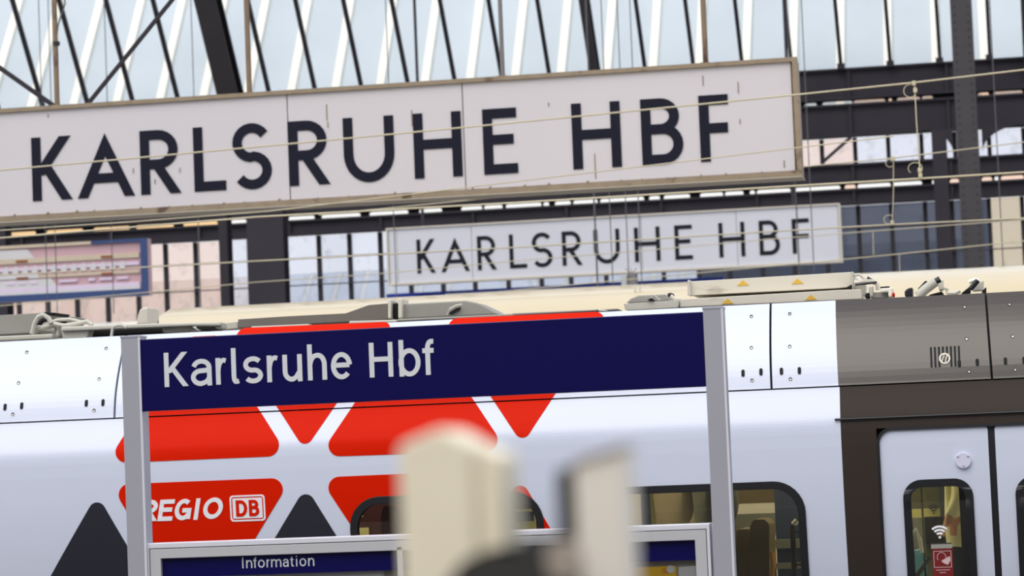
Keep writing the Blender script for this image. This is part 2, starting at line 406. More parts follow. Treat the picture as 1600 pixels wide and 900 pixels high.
# the next roof beyond, rising away, with white sunlit rafters
SO = R(52); YO = YW+1.2; zo = zr-.9
outer = thing('ceiling', 'neighbouring roof slope with white rafters seen through the glass', None, (xa, YO, zo), kind='structure')
def opt(X, s): return Vector((X, YO+math.cos(SO)*s, zo+math.sin(SO)*s))
n_o = Vector((0, -math.sin(SO), math.cos(SO)))
xo = at(108, 165, YO+.8).x-step*.0
for i in range(-3, 25):
    X = xo+i*step*1.0
    MB().bar(opt(X, 0)+n_o*.05, opt(X, 13)+n_o*.05, .19, .10, n_o).build('rafter', 'white_paint', outer)
    q = [opt(X+.095, 0), opt(X+step-.095, 0), opt(X+step-.095, 13), opt(X+.095, 13)]
    MB().add([v for v in q]+[v-n_o*.04 for v in q], [(0,1,2,3),(7,6,5,4),(0,4,5,1),(1,5,6,2),(2,6,7,3),(3,7,4,0)]).build('roof_sheet', 'outer_glass', outer)

# main rafters (ribs) lying in the roof slope
def rib(px0, px1, ytop, label, wid):
    a = on_roof(px0, ytop); t = thing('roof_rib', label, 'roof rib', (a.x, YW-.3, zr-1.2))
    n_ = Vector((0, math.sin(SL), math.cos(SL)))
    A = rpt(a.x, -1.2)-n_*.35; B = rpt(a.x, 6.5)-n_*.35
    MB().bar(A, B, wid, .05, n_).build('flange', 'steel_mid', t)
    MB().bar(A+n_*.22, B+n_*.22, wid*.35, .40, n_).build('web', 'steel_dark', t)
    MB().bar(A+n_*.42, B+n_*.42, wid, .05, n_).build('flange', 'steel_dark', t)
    return t
rib(365, 0, 155, 'broad dark riveted rib in the glazed roof above the letter L', .50)
rib(932, 0, 116, 'narrow dark rib in the glazed roof above the gap between words', .18)
rib(1606, 0, 90, 'dark rib in the glazed roof at the right edge', .20)

# long dark girders across the back wall
def girder(name, label, ytop, ybot, Y, depth, m='steel_dark', x0=-40, x1=1700, flange=True):
    """ytop/ybot: photo heights at x = 1400 for the plane of the wall"""
    zt, zb = at(1400, ytop, YW).z, at(1400, ybot, YW).z; X0, X1 = at(x0, 300, YW).x-1, at(x1, 300, YW).x+1
    t = thing(name, label, 'girder', ((X0+X1)/2, Y, zb))
    MB().box(X0, X1, Y, Y+depth*.4, zb, zt).build('web', m, t)
    if flange:
        MB().box(X0, X1, Y-depth*.3, Y+depth*.7, zt-.05, zt).build('flange', m, t)
        MB().box(X0, X1, Y-depth*.3, Y+depth*.7, zb, zb+.05).build('flange', m, t)
    x = X0
    while x < X1:
        MB().box(x-.03, x+.03, Y-depth*.22, Y, zb+.05, zt-.05).build('stiffener', m, t); x += 2.15
    return t
girder('steel_girder', 'dark steel girder directly under the roof glazing, above the upper light slots', 102, 151, YW, .35)
girder('steel_girder', 'dark steel girder below the upper light slots at top right', 158, 209, YW, .35)
girder('steel_girder', 'dark steel girder below the clerestory panes, above the row of lit slots', 252, 283, YW, .35)
girder('steel_girder', 'dark steel girder just above the smaller hanging sign', 291, 316, YW, .35)
# dark pieces closing the slots between the girders, panes in the openings tinted to imitate warm light
def slots(yc, h, px_list, Y, root_label):
    """openings: (left px, right px, photo y at the middle, glass)"""
    t = thing('wall_back', root_label, None, (at(800, yc, Y).x, Y, at(800, yc, Y).z), kind='structure'); z0 = None
    ops = []
    for a, b, y, g in px_list:
        A, B = at(a, y, Y), at(b, y, Y); ops.append((A.x, B.x, (A.z+B.z)/2, g))
    zt, zb = at(1400, yc-h, Y).z, at(1400, yc+h, Y).z; zm = (zt+zb)/2
    holes = [rrect(a, b, zb+.02, zt-.02, .045, 3) for a, b, z, g in ops]
    X0, X1 = at(-60, 350, Y).x, at(1680, 280, Y).x
    MB().prism([(X0, zb-.06), (X1, zb-.06), (X1, zt+.06), (X0, zt+.06)], Y+.26, Y+.30, holes).build('slot_plate', 'steel_dark', t)
    for a, b, z, g in ops: MB().box(a-.02, b+.02, Y+.31, Y+.325, zb, zt).build('pane', g, t)
    return t
O, Wt, Pk = 'slot_orange', 'slot_white', 'slot_pink'
slots(154.5, 5.2, [(-30,20,236,Pk),(90,300,230,Pk),(1256,1275,168,Wt),(1284,1331,166,Wt),(1333,1382,163,Pk),(1388,1393,161,Pk),(1401,1437,158,Pk),(1440,1457,156,Pk),(1528,1545,150,Pk),(1552,1598,148,Pk)], YW, 'slotted plate with narrow pale openings between the two upper girders')
slots(287, 5.6, [(-40,50,365,O),(66,124,361,O),(140,197,358,O),(207,266,353,O),(281,335,349,O),(352,380,347,Wt),(446,487,341,Wt),(498,559,338,Wt),(573,634,334,Wt),(651,687,331,Wt),(717,750,327,Wt),(753,782,326,Wt),(787,843,323,Wt),(846,855,322,Wt),(864,889,320,Wt),(893,931,319,Wt),(935,1004,316,Wt),(1012,1029,313,Wt),(1035,1076,312,Wt),(1092,1128,308,Wt),(1131,1160,307,Wt),(1170,1178,305,Wt),(1181,1234,303,Wt),(1241,1312,299,Wt),(1319,1336,297,Pk),(1339,1391,294,Wt),(1395,1440,291,Wt),(1456,1461,288,Wt),(1484,1498,286,Pk),(1534,1550,283,Pk),(1554,1560,282,Wt),(1564,1600,281,Pk)], YW, 'slotted plate with the long row of glowing openings under the big sign')

# glazed back wall: clerestory strip and tall lower windows
def glazing(label, yt, yb, xs, kinds, Y, mname='mullion'):
    zt, zb = at(1400, yt, YW).z, at(1400, yb, YW).z
    t = thing('wall_back', label, None, (at(xs[0], 350, Y).x, Y, zb), kind='structure')
    P = [at(x, 660-.052*0-300 if False else (yt+yb)/2-.0, Y).x for x in xs]
    for i, X in enumerate(P):
        MB().box(X-.045, X+.045, Y-.05, Y+.08, zb, zt).build(mname, 'steel_dark', t)
        if i+1 < len(P) and kinds[i]:
            MB().box(X+.04, P[i+1]-.04, Y+.01, Y+.025, zb, zt).build('pane', kinds[i], t)
    return t
# photo x positions are given at the height of the strip itself (already on the wall plane)
wp, wk, wd, wc = 'wall_pane', 'wall_pane_pink', 'wall_pane_dark', 'wall_pane_cream'
glazing('strip of clerestory panes between the upper and middle girders', 209, 252, [1180,1232,1284,1336,1388,1440,1466,1492,1546,1600,1652], [wk,wk,wk,wp,wp,wp,wp,wp,wp,wp], YW+.34)
xs_l = [-45,-8,27,72,118,166,214,258,305,350,389,446,498,546,594,640,690,740,792,844,890,945,990,1035,1090,1138,1190,1240,1292,1343,1395,1448,1490,1548,1600,1652]
kd = []
for i, x in enumerate(xs_l[:-1]):
    kd.append(wk if x < 340 else wp if x < 1040 else wd if x < 1540 else wc)
glazing('tall glazed back wall below the girders, pinkish panes at left and dark ones at right', 316, 440, xs_l, kd, YW+.34)
# thin horizontal transoms of the lower glazing
for yy in (352, 396):
    a = at(1400, yy, YW); tr = MB().box(at(-60,400,YW).x, at(1660,350,YW).x, YW+.22, YW+.27, a.z-.012, a.z+.012)
    tag(tr.build('trim_1' if yy == 352 else 'trim_2', 'steel_mid'), 'thin transom across the %s of the tall lower glazing' % ('upper third' if yy == 352 else 'middle'), None, kind='structure')
# lower roof beyond the tall windows with its own white rafters
zl = at(800, 470, YW+2).z-.4; SLo = R(40); YL = YW+2
low = thing('ceiling', 'low canopy roof beyond the tall windows with white rafters', None, (xa, YL, zl), kind='structure'); n_l = Vector((0, -math.sin(SLo), math.cos(SLo)))
def lpt(X, s): return Vector((X, YL+math.cos(SLo)*s, zl+math.sin(SLo)*s))
xl0 = at(240, 470, YL).x
for i in range(-8, 28):
    X = xl0+i*.70
    MB().bar(lpt(X, 0)+n_l*.0, lpt(X, 2.2)+n_l*.0, .13, .03, n_l).build('rafter', 'low_rafter', low)
    q = [lpt(X+.065, 0), lpt(X+.635, 0), lpt(X+.635, 2.2), lpt(X+.065, 2.2)]
    MB().add(q+[v-n_l*.04 for v in q], [(0,1,2,3),(7,6,5,4),(0,4,5,1),(1,5,6,2),(2,6,7,3),(3,7,4,0)]).build('roof_sheet', 'low_pink' if i < 3 else 'low_white', low)

# columns
def column(xl, xr, yref, Y, ztop, label, m='steel_mid', rivets=False):
    a, b = at(xl, yref, Y), at(xr, yref, Y); t = thing('steel_column', label, 'column', ((a.x+b.x)/2, Y, -.1))
    MB().box(a.x, b.x, Y, Y+.03, -.1, ztop).build('flange', m, t)
    c = (a.x+b.x)/2; MB().box(c-.03, c+.03, Y+.03, Y+.4, -.1, ztop).build('web', 'steel_dark', t)
    MB().box(a.x, b.x, Y+.4, Y+.43, -.1, ztop).build('flange', 'steel_dark', t)
    if rivets:
        mb = MB(); z = 3.0
        while z < ztop:
            for x in (a.x+.08, b.x-.08): mb.prism([(x+.018*math.cos(k*1.047), z+.018*math.sin(k*1.047)) for k in range(6)], Y-.012, Y+.001)
            z += .16
        r = mb.build('rivet', 'steel_dark', t); r['kind'] = 'stuff'
    return t
column(1499, 1533, 300, 57.0, 13.0, 'broad riveted grey steel column at the right, in front of the back wall', rivets=True)
column(1461, 1484, 330, 60.5, at(1460, 205, 60.5).z, 'dark steel column just left of the riveted grey column', 'steel_dark')
column(387, 444, 410, 59.0, at(400, 335, 59).z+.6, 'broad dark steel column under the letter L of the big sign', 'steel_dark')
column(343, 356, 410, 60.0, at(350, 345, 60).z+.5, 'slim dark steel post between the pink panes and the broad column', 'steel_dark')
column(-30, 10, 440, 59.5, at(0, 350, 59.5).z+.5, 'dark steel column at the left edge behind the advertising board', 'steel_dark')
# arched brackets beside the right column
for xs, xe, lab in (((1490, 200), (1440, 211), 'curved dark bracket left of the riveted column'), ((1536, 200), (1600, 212-12), 'curved dark bracket right of the riveted column')):
    A = at(xs[0], 250, YW-.15); B = at(xe[0], 200, YW-.15); z1 = at(1400, 207, YW).z; sgn = 1 if B.x > A.x else -1; L_ = abs(B.x-A.x)
    pts = [(A.x, z1-.01)]+[(A.x+sgn*L_*(1-math.cos(R(90*k/8))), z1-.55*(1-math.sin(R(90*k/8)))) for k in range(9)]+[(B.x, z1-.01)]
    tag(MB().prism(pts, YW-.2, YW-.05).build('arch_bracket', 'steel_dark'), lab, 'bracket')
# diagonal tie seen in the clerestory strip
tag(MB().bar(at(1286, 253, YW-.1), at(1330, 214, YW-.1), .07, .05).build('diagonal_tie', 'steel_dark'), 'short diagonal tie bar in front of the clerestory panes', 'tie bar')

# blue fascia and small cabinet on the far platform
a, b = at(604, 465, 55), at(1130, 438, 55)
t = thing('canopy_fascia', 'thin bright blue fascia strip below the smaller hanging sign', 'fascia', ((a.x+b.x)/2, 55.1, -.1))
MB().box(a.x, b.x, 55, 55.2, (a.z+b.z)/2-.03, (a.z+b.z)/2+.07).build('strip', 'stripe_blue', t)
for x in (a.x+.5, b.x-.5): MB().box(x-.08, x+.08, 55.02, 55.18, -.1, (a.z+b.z)/2-.03).build('post', 'steel_mid', t)
t = thing('signal_box', 'small grey signal box below the smaller sign, above the blue strip', 'signal', at(983, 450, 53.2))
pxprism([(980,429),(993,428),(993,447),(980,448)], 53.2, .3, 'grey_pipe', 'body', t); pxprism([(971,431),(979,430),(979,449),(971,450)], 53.25, .1, 'metal_frame', 'plate', t)
MB().box(at(986,440,53.3).x-.05, at(986,440,53.3).x+.05, 53.3, 53.4, -.1, at(986,446,53.3).z).build('mast', 'steel_mid', t)
for k in (-1, 0, 1): MB().tube([at(986, 428, 53.3), at(986+k*9, 419, 53.3)], .008, 5).build('antenna', 'grey_pipe', t)

# ------------------------------------------------------------------ advertising board at the left
YA = 52.0
ad = thing('advertising_board', 'blue-framed pink and grey advertising board hanging at the left edge', 'board', at(100, 465, YA))
zt, zb = at(115, 378.5, YA).z, at(115, 467, YA).z; xr = at(231, 415, YA).x; xl = at(-70, 430, YA).x; H = zt-zb
MB().box(xl, xr, YA+.02, YA+.25, zb, zt).build('board', 'board_pink', ad)
for n_, (x0, x1, z0, z1) in enumerate(((xr-.13, xr, zb, zt), (xl, xr-.13, zb, zb+.13), (at(143,380,YA).x, xr-.13, zt-.06, zt))):
    MB().box(x0, x1, YA-.04, YA+.02, z0, z1).build('frame', 'board_blue', ad)
MB().box(xl, at(143,380,YA).x, YA-.03, YA+.02, zt-.06, zt).build('frame', 'board_beige', ad)
def strip(f0, f1, xa_, xb_, m, y=.0, name='stripe'):
    MB().box(at(xa_, 420, YA).x, at(xb_, 415, YA).x, YA-.012-y, YA+.02, zt-H*f1, zt-H*f0).build(name, m, ad)
strip(.24, .33, -60, 218, 'board_beige'); strip(.40, .46, -60, 218, 'board_lilac'); strip(.50, .60, -60, 60, 'board_grey', .004)
strip(.55, .60, 60, 218, 'board_beige', .002); strip(.76, .83, -60, 218, 'board_lilac'); strip(.83, .92, -60, 218, 'board_grey', .001)
MB().prism([(at(-60,420,YA).x, zt-.09), (at(44,420,YA).x, zt-.09), (at(54,420,YA).x, zt-H*.24), (at(-60,420,YA).x, zt-H*.24)], YA-.010, YA+.02).build('light_field', 'board_grey', ad)
MB().prism([(at(-60,420,YA).x, zt-H*.62), (at(80,420,YA).x, zt-H*.62), (at(98,420,YA).x, zt-H*.92), (at(-60,420,YA).x, zt-H*.92)], YA-.009, YA+.02).build('light_field', 'board_grey', ad)
for x in (35, 168):
    for f in (.27, .57): MB().box(at(x-9,420,YA).x, at(x+9,420,YA).x, YA-.03, YA, zt-H*(f+.035), zt-H*f).build('rust_clip', 'board_rust', ad)
random.seed(3)
for k in range(13):     # blurred, unreadable row of pale print
    x = 4+k*15.2; MB().prism([(at(x,420,YA).x, zt-H*.50), (at(x+9,420,YA).x, zt-H*.50), (at(x+11,420,YA).x, zt-H*.41), (at(x+5,420,YA).x, zt-H*.37), (at(x+2,420,YA).x, zt-H*.42)], YA-.018, YA).build('print_mark', 'board_grey', ad)
for x0_, x1_ in ((92,120),(138,148),(155,175),(182,200),(10,22),(28,40),(46,58)):
    strip(.655, .70, x0_, x1_, 'board_lilac', .008, 'print_mark')

# ------------------------------------------------------------------ the two hanging enamel signs
def hanging_sign(name, label, Y, top, bot, xl, xr, joints, letters, zb_px, zc_px, sw, depth, mats, frame_h, name_letter='letter'):
    face, ink, frm = mats
    zt, zb = at(*top, Y).z, at(*bot, Y).z; X0, X1 = at(xl, (top[1]+bot[1])/2, Y).x, at(xr, (top[1]+bot[1])/2, Y).x
    t = thing(name, label, 'sign', ((X0+X1)/2, Y, zb))
    MB().box(X0+.01, X1-.01, Y+.03, Y+depth, zb+.01, zt-.01).build('housing', frm, t)
    js = [X0+frame_h]+[at(j, (top[1]+bot[1])/2, Y).x for j in joints]+[X1-frame_h]
    for a, b in zip(js, js[1:]):
        MB().box(a+.006, b-.006, Y+.005, Y+.05, zb+frame_h*.9, zt-frame_h*.6).build('face_panel', face, t, .003)
    MB().box(X0, X1, Y-.03, Y+.06, zt-frame_h*.7, zt).build('frame_rail', frm, t)
    MB().box(X0, X1, Y-.03, Y+.06, zb, zb+frame_h).build('frame_rail', frm, t)
    MB().box(X1-frame_h*.8, X1, Y-.03, Y+.06, zb+frame_h, zt-frame_h*.7).build('frame_rail', frm, t)
    MB().box(X0, X0+frame_h*.8, Y-.03, Y+.06, zb+frame_h, zt-frame_h*.7).build('frame_rail', frm, t)
    write(letters, Y+.006, at(*zb_px, Y).z, at(*zc_px, Y).z, sw, .012, ink, t, name_letter)
    return t, X0, X1, zb, zt
YB = 29.5
L1 = [('K',51.5,116,305,0,1),('A',122,211,301,0,1),('R',221,286,298,0,1),('L',304.5,354,296,0,1),('S',365.5,426,292,-.015,1.015),('R',453,519,288,0,1),('U',539,618,283,-.01,1),('H',648.5,723.5,276,0,1),('E',757,810,268,0,1),('H',896,972,257,0,1),('B',1004,1069,250,0,1),('F',1095,1141,243,0,1)]
big, BX0, BX1, BZ0, BZ1 = hanging_sign('station_name_sign', 'large white enamel sign reading KARLSRUHE HBF, nearest and highest of the two', YB, (620, 130), (620, 312), -58, 1251, [450.5, 725], L1, (620, 281), (620, 179.5), .106, .40, ('enamel', 'enamel_letter', 'rust_frame'), .065)
# light lower lip and bottom rail of the big sign
MB().box(BX0, BX1, YB-.03, YB+.42, BZ0-.006, BZ0).build('lower_lip', 'lip_light', big)
for k, x in enumerate((82, 383, 780, 1098)):
    X = at(x+7, 150, YB+.2).x; MB().tube([(X, YB+.2, BZ1-.02), (X, YB+.2, BZ1+.9), (X, YB+.2, 8.2)], .030 if k != 2 else .024, 10).build('hanger_rod', 'grey_pipe' if k == 2 else 'rust_pipe', big)
    MB().box(X-.05, X+.05, YB+.14, YB+.26, BZ1-.01, BZ1+.03).build('hanger_plate', 'rust_pipe', big)
X = at(88, 65, YB+.2).x; MB().tube([(X, YB+.2, at(86,64,YB).z-.02), (X, YB+.2, at(86,62,YB).z+.01)], .04, 10).build('pipe_clamp', 'steel_dark', big)
MB().bar(at(-40, 78, YB+.25), at(85, 166, YB+.25), .05, .05).build('brace', 'steel_dark', big)
MB().bar(at(285, -20, YB+.3), at(136, 164, YB+.3), .04, .04).build('brace', 'steel_dark', big)
MB().tube([at(98, -10, YB+.2), at(102, 5, YB+.2), at(97, 20, YB+.2), at(91, 38, YB+.2), at(88, 62, YB+.2)], .008, 6).build('cable', 'wire_dark', big)
rnd = random.Random(5)
for k in range(26):                                   # grit along the lower rail
    x = 20+k*47+rnd.uniform(-14, 14); p = at(x, 335-.0575*x, YB); s = rnd.uniform(.008, .02)
    MB().prism(rounded([(p.x-s, BZ0+.058), (p.x+s, BZ0+.058), (p.x+s*.4, BZ0+.062+s*1.6)], s*.3, 2), YB-.034, YB-.005).build('grit_lump', 'rust_frame', big)
for x, y, l in ((510,163,26),(512,190,10),(643,172,26),(1098,118,16),(1153,128,18),(1156,186,8),(208,263,8),(929,240,40),(75,178,6),(857,160,6),(1241,116,16),(1225,250,12),(281,262,8),(242,280,8)):
    p = at(x, y, YB); MB().box(p.x-.0045, p.x+.0045, YB-.002, YB+.006, p.z-l/148, p.z).build('rust_streak', 'rust_pipe', big)
tag(MB().box(BX0-.5, BX1+.5, YB+.05, YB+.35, 8.2, 8.5).build('trim_3', 'steel_dark'), 'steel cross beam the big sign hangs from', None, kind='structure')
YC = 54.0
L2 = [('K',652.5,682.5,426,0,1),('A',690,734.5,423,0,1),('R',747,778,421,0,1),('L',797,824,418,0,1),('S',832.5,864,417,-.01,1.01),('R',879.5,912,415,0,1),('U',929,969.5,411,0,1),('H',992.5,1032.5,408,0,1),('E',1055.5,1083,405,0,1),('H',1124.5,1165,401,0,1),('B',1187.5,1219.5,398,0,1),('F',1239,1266,396,0,1)]
sm, SX0, SX1, SZ0, SZ1 = hanging_sign('station_name_sign', 'smaller white enamel sign reading KARLSRUHE HBF, farther back above the train', YC, (960, 337), (960, 428), 604, 1315, [620, 737, 1003, 1152, 1248, 1270], L2, (960, 411), (960, 357.5), .078, .45, ('enamel_far', 'enamel_letter_far', 'lip_light'), .04)
for x in (660, 1240):
    X = at(x, 330, YC+.2).x; MB().tube([(X, YC+.2, SZ1-.02), (X, YC+.2, 13.5)], .03, 8).build('hanger_rod', 'steel_dark', sm)
tag(MB().box(SX0-.5, SX1+.5, YC+.05, YC+.35, 13.5, 13.8).build('trim_4', 'steel_dark'), 'steel cross beam the smaller sign hangs from', None, kind='structure')

# ------------------------------------------------------------------ overhead line wires
def span(name, pts, Y, r, m, parent):
    P = [at(x, y, Y) for x, y in pts]
    a, b = P[0], P[-1]; P = [a+(a-P[1]).normalized()*6]+P+[b+(b-P[-2]).normalized()*6]
    return MB().tube(P, r, 6).build(name, m, parent)
def loop(cx, cy, rx, ry, a0, a1, Y, r, m, parent):
    MB().tube([at(x, y, Y) for x, y in arc(cx, cy, rx, ry, a0, a1, 14)], r, 6).build('dropper_loop', m, parent)
Y1, Y2 = 27.0, 36.0
c1 = thing('overhead_line', 'nearest overhead line, its pale upper wire crossing the big sign', 'overhead wire', at(800, 317, Y1))
span('messenger_wire', [(0,266),(200,248),(450,225),(800,192),(1200,152.5),(1429,129),(1600,109)], Y1, .0085, 'wire', c1)
span('contact_wire', [(0,372),(400,339),(800,317),(1200,293),(1438,279),(1600,269)], Y1, .009, 'wire', c1)
d = MB().tube([at(1429,130,Y1), at(1432,190,Y1), at(1438,277,Y1)], .006, 6).build('dropper', 'wire', c1)
loop(1422, 142, 10, 10, -80, -330, Y1, .004, 'wire', d); loop(1430, 263, 11, 9, 130, 330+60, Y1, .004, 'wire', d)
for p in ((1428,130),(1430,141),(1437,266),(1438,274)): q = at(*p, Y1); MB().box(q.x-.018, q.x+.018, Y1-.018, Y1+.018, q.z-.022, q.z+.022).build('clamp', 'wire', d, .004)
span('feeder_wire', [(0,360),(200,347),(420,330),(470,324)], Y1+.4, .006, 'wire', c1)
c2 = thing('overhead_line', 'second overhead line, its dropper hanging right of the big sign', 'overhead wire', at(800, 387, Y2))
span('messenger_wire', [(1200,266),(1280,258),(1396,247),(1495,235),(1600,222)], Y2, .008, 'wire', c2)
span('contact_wire', [(0,430),(400,408),(800,387),(1200,362),(1394,351),(1600,341)], Y2, .0095, 'wire', c2)
d = MB().tube([at(1396,248,Y2), at(1396,300,Y2), at(1394,350,Y2)], .006, 6).build('dropper', 'wire', c2)
loop(1390, 255, 6, 6, -60, -320, Y2, .005, 'wire', d); loop(1389, 343, 8, 7, 40, 330, Y2, .005, 'wire', d)
for p in ((1396,248),(1394,348)): q = at(*p, Y2); MB().box(q.x-.022, q.x+.022, Y2-.02, Y2+.02, q.z-.03, q.z+.03).build('clamp', 'wire', d, .004)
Y3 = 42.0
c3 = thing('overhead_line', 'third overhead line, faint wires crossing the smaller sign', 'overhead wire', at(800, 409, Y3))
span('messenger_wire', [(0,478),(400,441),(590,428),(800,408),(1000,392),(1200,374),(1364,361),(1470,353)], Y3, .007, 'wire', c3)
span('contact_wire', [(1320,405),(1405,397),(1500,387)], Y3+.3, .008, 'wire', c3)
for x, y0, y1_ in ((1364,361,398),(1405,397,428)): MB().tube([at(x, y0, Y3), at(x+1, y1_, Y3)], .006, 6).build('dropper', 'wire', c3)
span('lower_wire', [(1300,430),(1360,427),(1600,417)], Y3+.5, .007, 'wire', c3)
# thin cables hanging straight down
def cable(x0, y0, x1, y1_, Y, r, label, m='wire_dark'):
    a, b = at(x0, y0, Y), at(x1, y1_, Y); b.x = a.x if abs(x1-x0) < 12 else b.x
    tag(MB().tube([a, (a+b)/2, b], r, 6).build('hanging_cable', m), label, 'cable')
for x, yb_, lab in ((75,498,'left one of two before the advertising board'),(90,498,'right one of two before the advertising board'),(178,490,'before the right half of the advertising board'),(314,480,'before the pink panes'),(620,470,'before the left end of the smaller sign'),(934,450,'over the letter U of the smaller sign'),(958,450,'just right of the letter U of the smaller sign'),(983,445,'left of the second H of the smaller sign'),(1003,445,'over the second H of the smaller sign'),(1249,430,'over the last letter of the smaller sign'),(1272,425,'right of the last letter of the smaller sign'),(1568,425,'before the cream panes at the right')):
    p = at(x, yb_, 45); r_ = .016 if x == 934 else .009
    tag(MB().tube([p, (p.x, 45, 8), (p.x, 45, 12.6)], r_, 6).build('hanging_cable', 'wire_dark'), 'thin dark vertical cable '+lab, 'cable')
tag(MB().box(-26, 6, 44.9, 45.1, 12.6, 12.8).build('trim_5', 'steel_dark'), 'thin overhead beam the vertical cables hang from', None, kind='structure')

# ------------------------------------------------------------------ second train behind: only its cream roof shows
YD = 24.0
rz = at(800, 455, YD+1.3).z
ct = thing('cream_train', 'cream train behind the white train, only its rounded roof showing', 'train', (at(900,470,YD).x, YD+1.3, -.7))
prof = [(YD-.1, -.6), (YD-.1, rz-.80), (YD-.02, rz-.50), (YD+.12, rz-.30), (YD+.38, rz-.13), (YD+.75, rz-.04), (YD+1.3, rz), (YD+1.9, rz-.04), (YD+2.3, rz-.14), (YD+2.6, rz-.4), (YD+2.7, rz-.8), (YD+2.7, -.6)]
def extr(prof, X0, X1):
    n = len(prof); mb = MB(); mb.add([(X0, y, z) for y, z in prof]+[(X1, y, z) for y, z in prof], [(i, (i+1) % n, (i+1) % n+n, i+n) for i in range(n)]+[tuple(range(n-1, -1, -1)), tuple(range(n, 2*n))]); return mb
extr(prof, at(226, 490, YD).x, at(1700, 430, YD).x+3).build('body', 'cream', ct, smooth=True)
g = at(150, 500, YD).x; extr([(y, z-.10 if z > 0 else z) for y, z in prof], g, at(224, 490, YD).x).build('cab_roof', 'roof_beige', ct, smooth=True)
for x, y in ((992,455),(1000,456)): p = at(x, y, YD+.4); MB().tube([(p.x, YD+.4, rz-.2), (p.x, YD+.4, p.z+.05)], .012, 6).build('roof_pin', 'roof_beige', ct)

# ------------------------------------------------------------------ the white regional train
YT = 16.7
zS = at(800, 626, YT+.08).z; zC = at(800, 672, YT).z; zR = at(800, 494.5, YT+.40).z
train = thing('regional_train', 'white regional train with red and dark triangle pattern and dark door section', 'train', (at(800,700,YT).x, YT+1.4, -.8))
PROF = [(-1.0, .42), (zC-1.6, .26), (zC-1.25, .16), (zC-.95, .085), (zC-.65, .034), (zC-.40, .009), (zC-.18, 0.0), (zC-.10, 0.0), (zC-.03, .006), (zC+.03, .025), (zS-.02, .075), (zS+.12, .115), (zS+.25, .18), (zS+.38, .27), (zR, .40), (zR+.06, .50)]
_P = PROF; PROF = [_P[0]]
for _i in range(0, len(_P)-1):
    p0, p1, p2, p3 = _P[max(_i-1, 0)], _P[_i], _P[_i+1], _P[min(_i+2, len(_P)-1)]
    for _k in range(1, 5):
        t_ = _k/4; m1 = (p2[1]-p0[1])/(p2[0]-p0[0])*(p2[0]-p1[0]); m2 = (p3[1]-p1[1])/(p3[0]-p1[0])*(p2[0]-p1[0])
        h_ = (2*t_**3-3*t_**2+1)*p1[1]+(t_**3-2*t_**2+t_)*m1+(3*t_**2-2*t_**3)*p2[1]+(t_**3-t_**2)*m2
        PROF.append((p1[0]+(p2[0]-p1[0])*t_, max(0, h_)))
def skin(z):
    for (z0, y0), (z1, y1) in zip(PROF, PROF[1:]):
        if z <= z1: return y0+(y1-y0)*max(0, (z-z0))/(z1-z0) if z1 > z0 else y1
    return PROF[-1][1]
CUTS = [p[0] for p in PROF[1:-1]]
X_ = lambda x, y: at(x, y, YT).x
def skin_px(x, y):
    """point of the train's side under a photo position"""
    Y = YT
    for _ in range(5): Y = YT+skin(at(x, y, Y).z)
    return at(x, y, Y)
def sl(pts): return [(p.x, p.z) for p in (skin_px(x, y) for x, y in pts)]
zWt = (at(700, 772.5, YT).z+at(1225, 752.5, YT).z)/2; zWb = zWt-.98
xw = [(X_(546,800), X_(847,800)), (X_(926,800), X_(1257.5,800))]
xd0, xdm0, xdm1 = X_(1376,750), X_(1547,750), X_(1558,750); xd1 = xdm1+(xdm0-xd0); xdark = X_(1314,680); zDt = at(1460, 669, YT).z
XL, XR = X_(0,800)-2.4, xd1+4.0
holes = [rrect(a, b, zWb, zWt, .19, 8) for a, b in xw]+[rrect(XL+.6, X_(-60, 800), zWb, zWt, .19, 8)]
cuts0 = [c for c in CUTS if c < zS]
def side(loop, holes, m, name, th=.06):
    return MB().prism(loop, YT, YT+th, holes).build(name, m, train, cuts=cuts0, warp=skin)
zg = zS-.005                                      # lower edge of the seam under the roof panels
side([(XL, .1), (xdark, .1), (xdark, zg), (XL, zg)], holes, 'train_white', 'body_side')
side([(xdark, .1), (xd0-.012, .1), (xd0-.012, zDt+.012), (xd1+.012, zDt+.012), (xd1+.012, .1), (xd1+.30, .1), (xd1+.30, zg), (xdark, zg)], [], 'surround_dark', 'door_surround')
side([(xd1+.30, .1), (XR, .1), (XR, zg), (xd1+.30, zg)], [], 'train_white', 'body_side')
side([(XL, -.6), (XR, -.6), (XR, .1), (XL, .1)], [], 'livery_dark', 'skirt')
# gutter line over the doors
p = at(1305, 671, YT); MB().tube([(p.x, YT-.005, zDt+.075), (xd1+.4, YT-.005, zDt+.075)], .007, 8).build('drip_rail', 'rubber', train)
# dark seam and backing below the roof panels
MB().prism([(XL, zg-.03), (XR, zg-.03), (XR, zR), (XL, zR)], YT+.045, YT+.09).build('seam_backing', 'gap_black', train, cuts=CUTS, warp=skin)
def plate(pts, m, name='roof_panel'):
    return MB().prism(pts, YT, YT+.03).build(name, m, train, cuts=[c for c in CUTS if c > zS], warp=skin)
zs2 = zS+.004
def xz(x, y): p = skin_px(x, y); return p.x
a1b, a1t = xz(178.5, 653), xz(196, 530); b1b, b1t = xz(1205.5, 606), xz(1204, 478); gp = .007
plate([(XL, zs2), (a1b-gp, zs2), (a1t-gp, zR), (XL, zR)], 'train_white')
plate([(a1b+gp, zs2), (xz(566, 640)-gp, zs2), (xz(560, 512)-gp, zR), (a1t+gp, zR)], 'train_white')
plate([(xz(566, 640)+gp, zs2), (xz(847, 626)-gp, zs2), (xz(854, 492)-gp, zR), (xz(560, 512)+gp, zR)], 'train_white')
plate([(xz(847, 626)+gp, zs2), (b1b-gp, zs2), (b1t-gp, zR), (xz(854, 492)+gp, zR)], 'train_white')
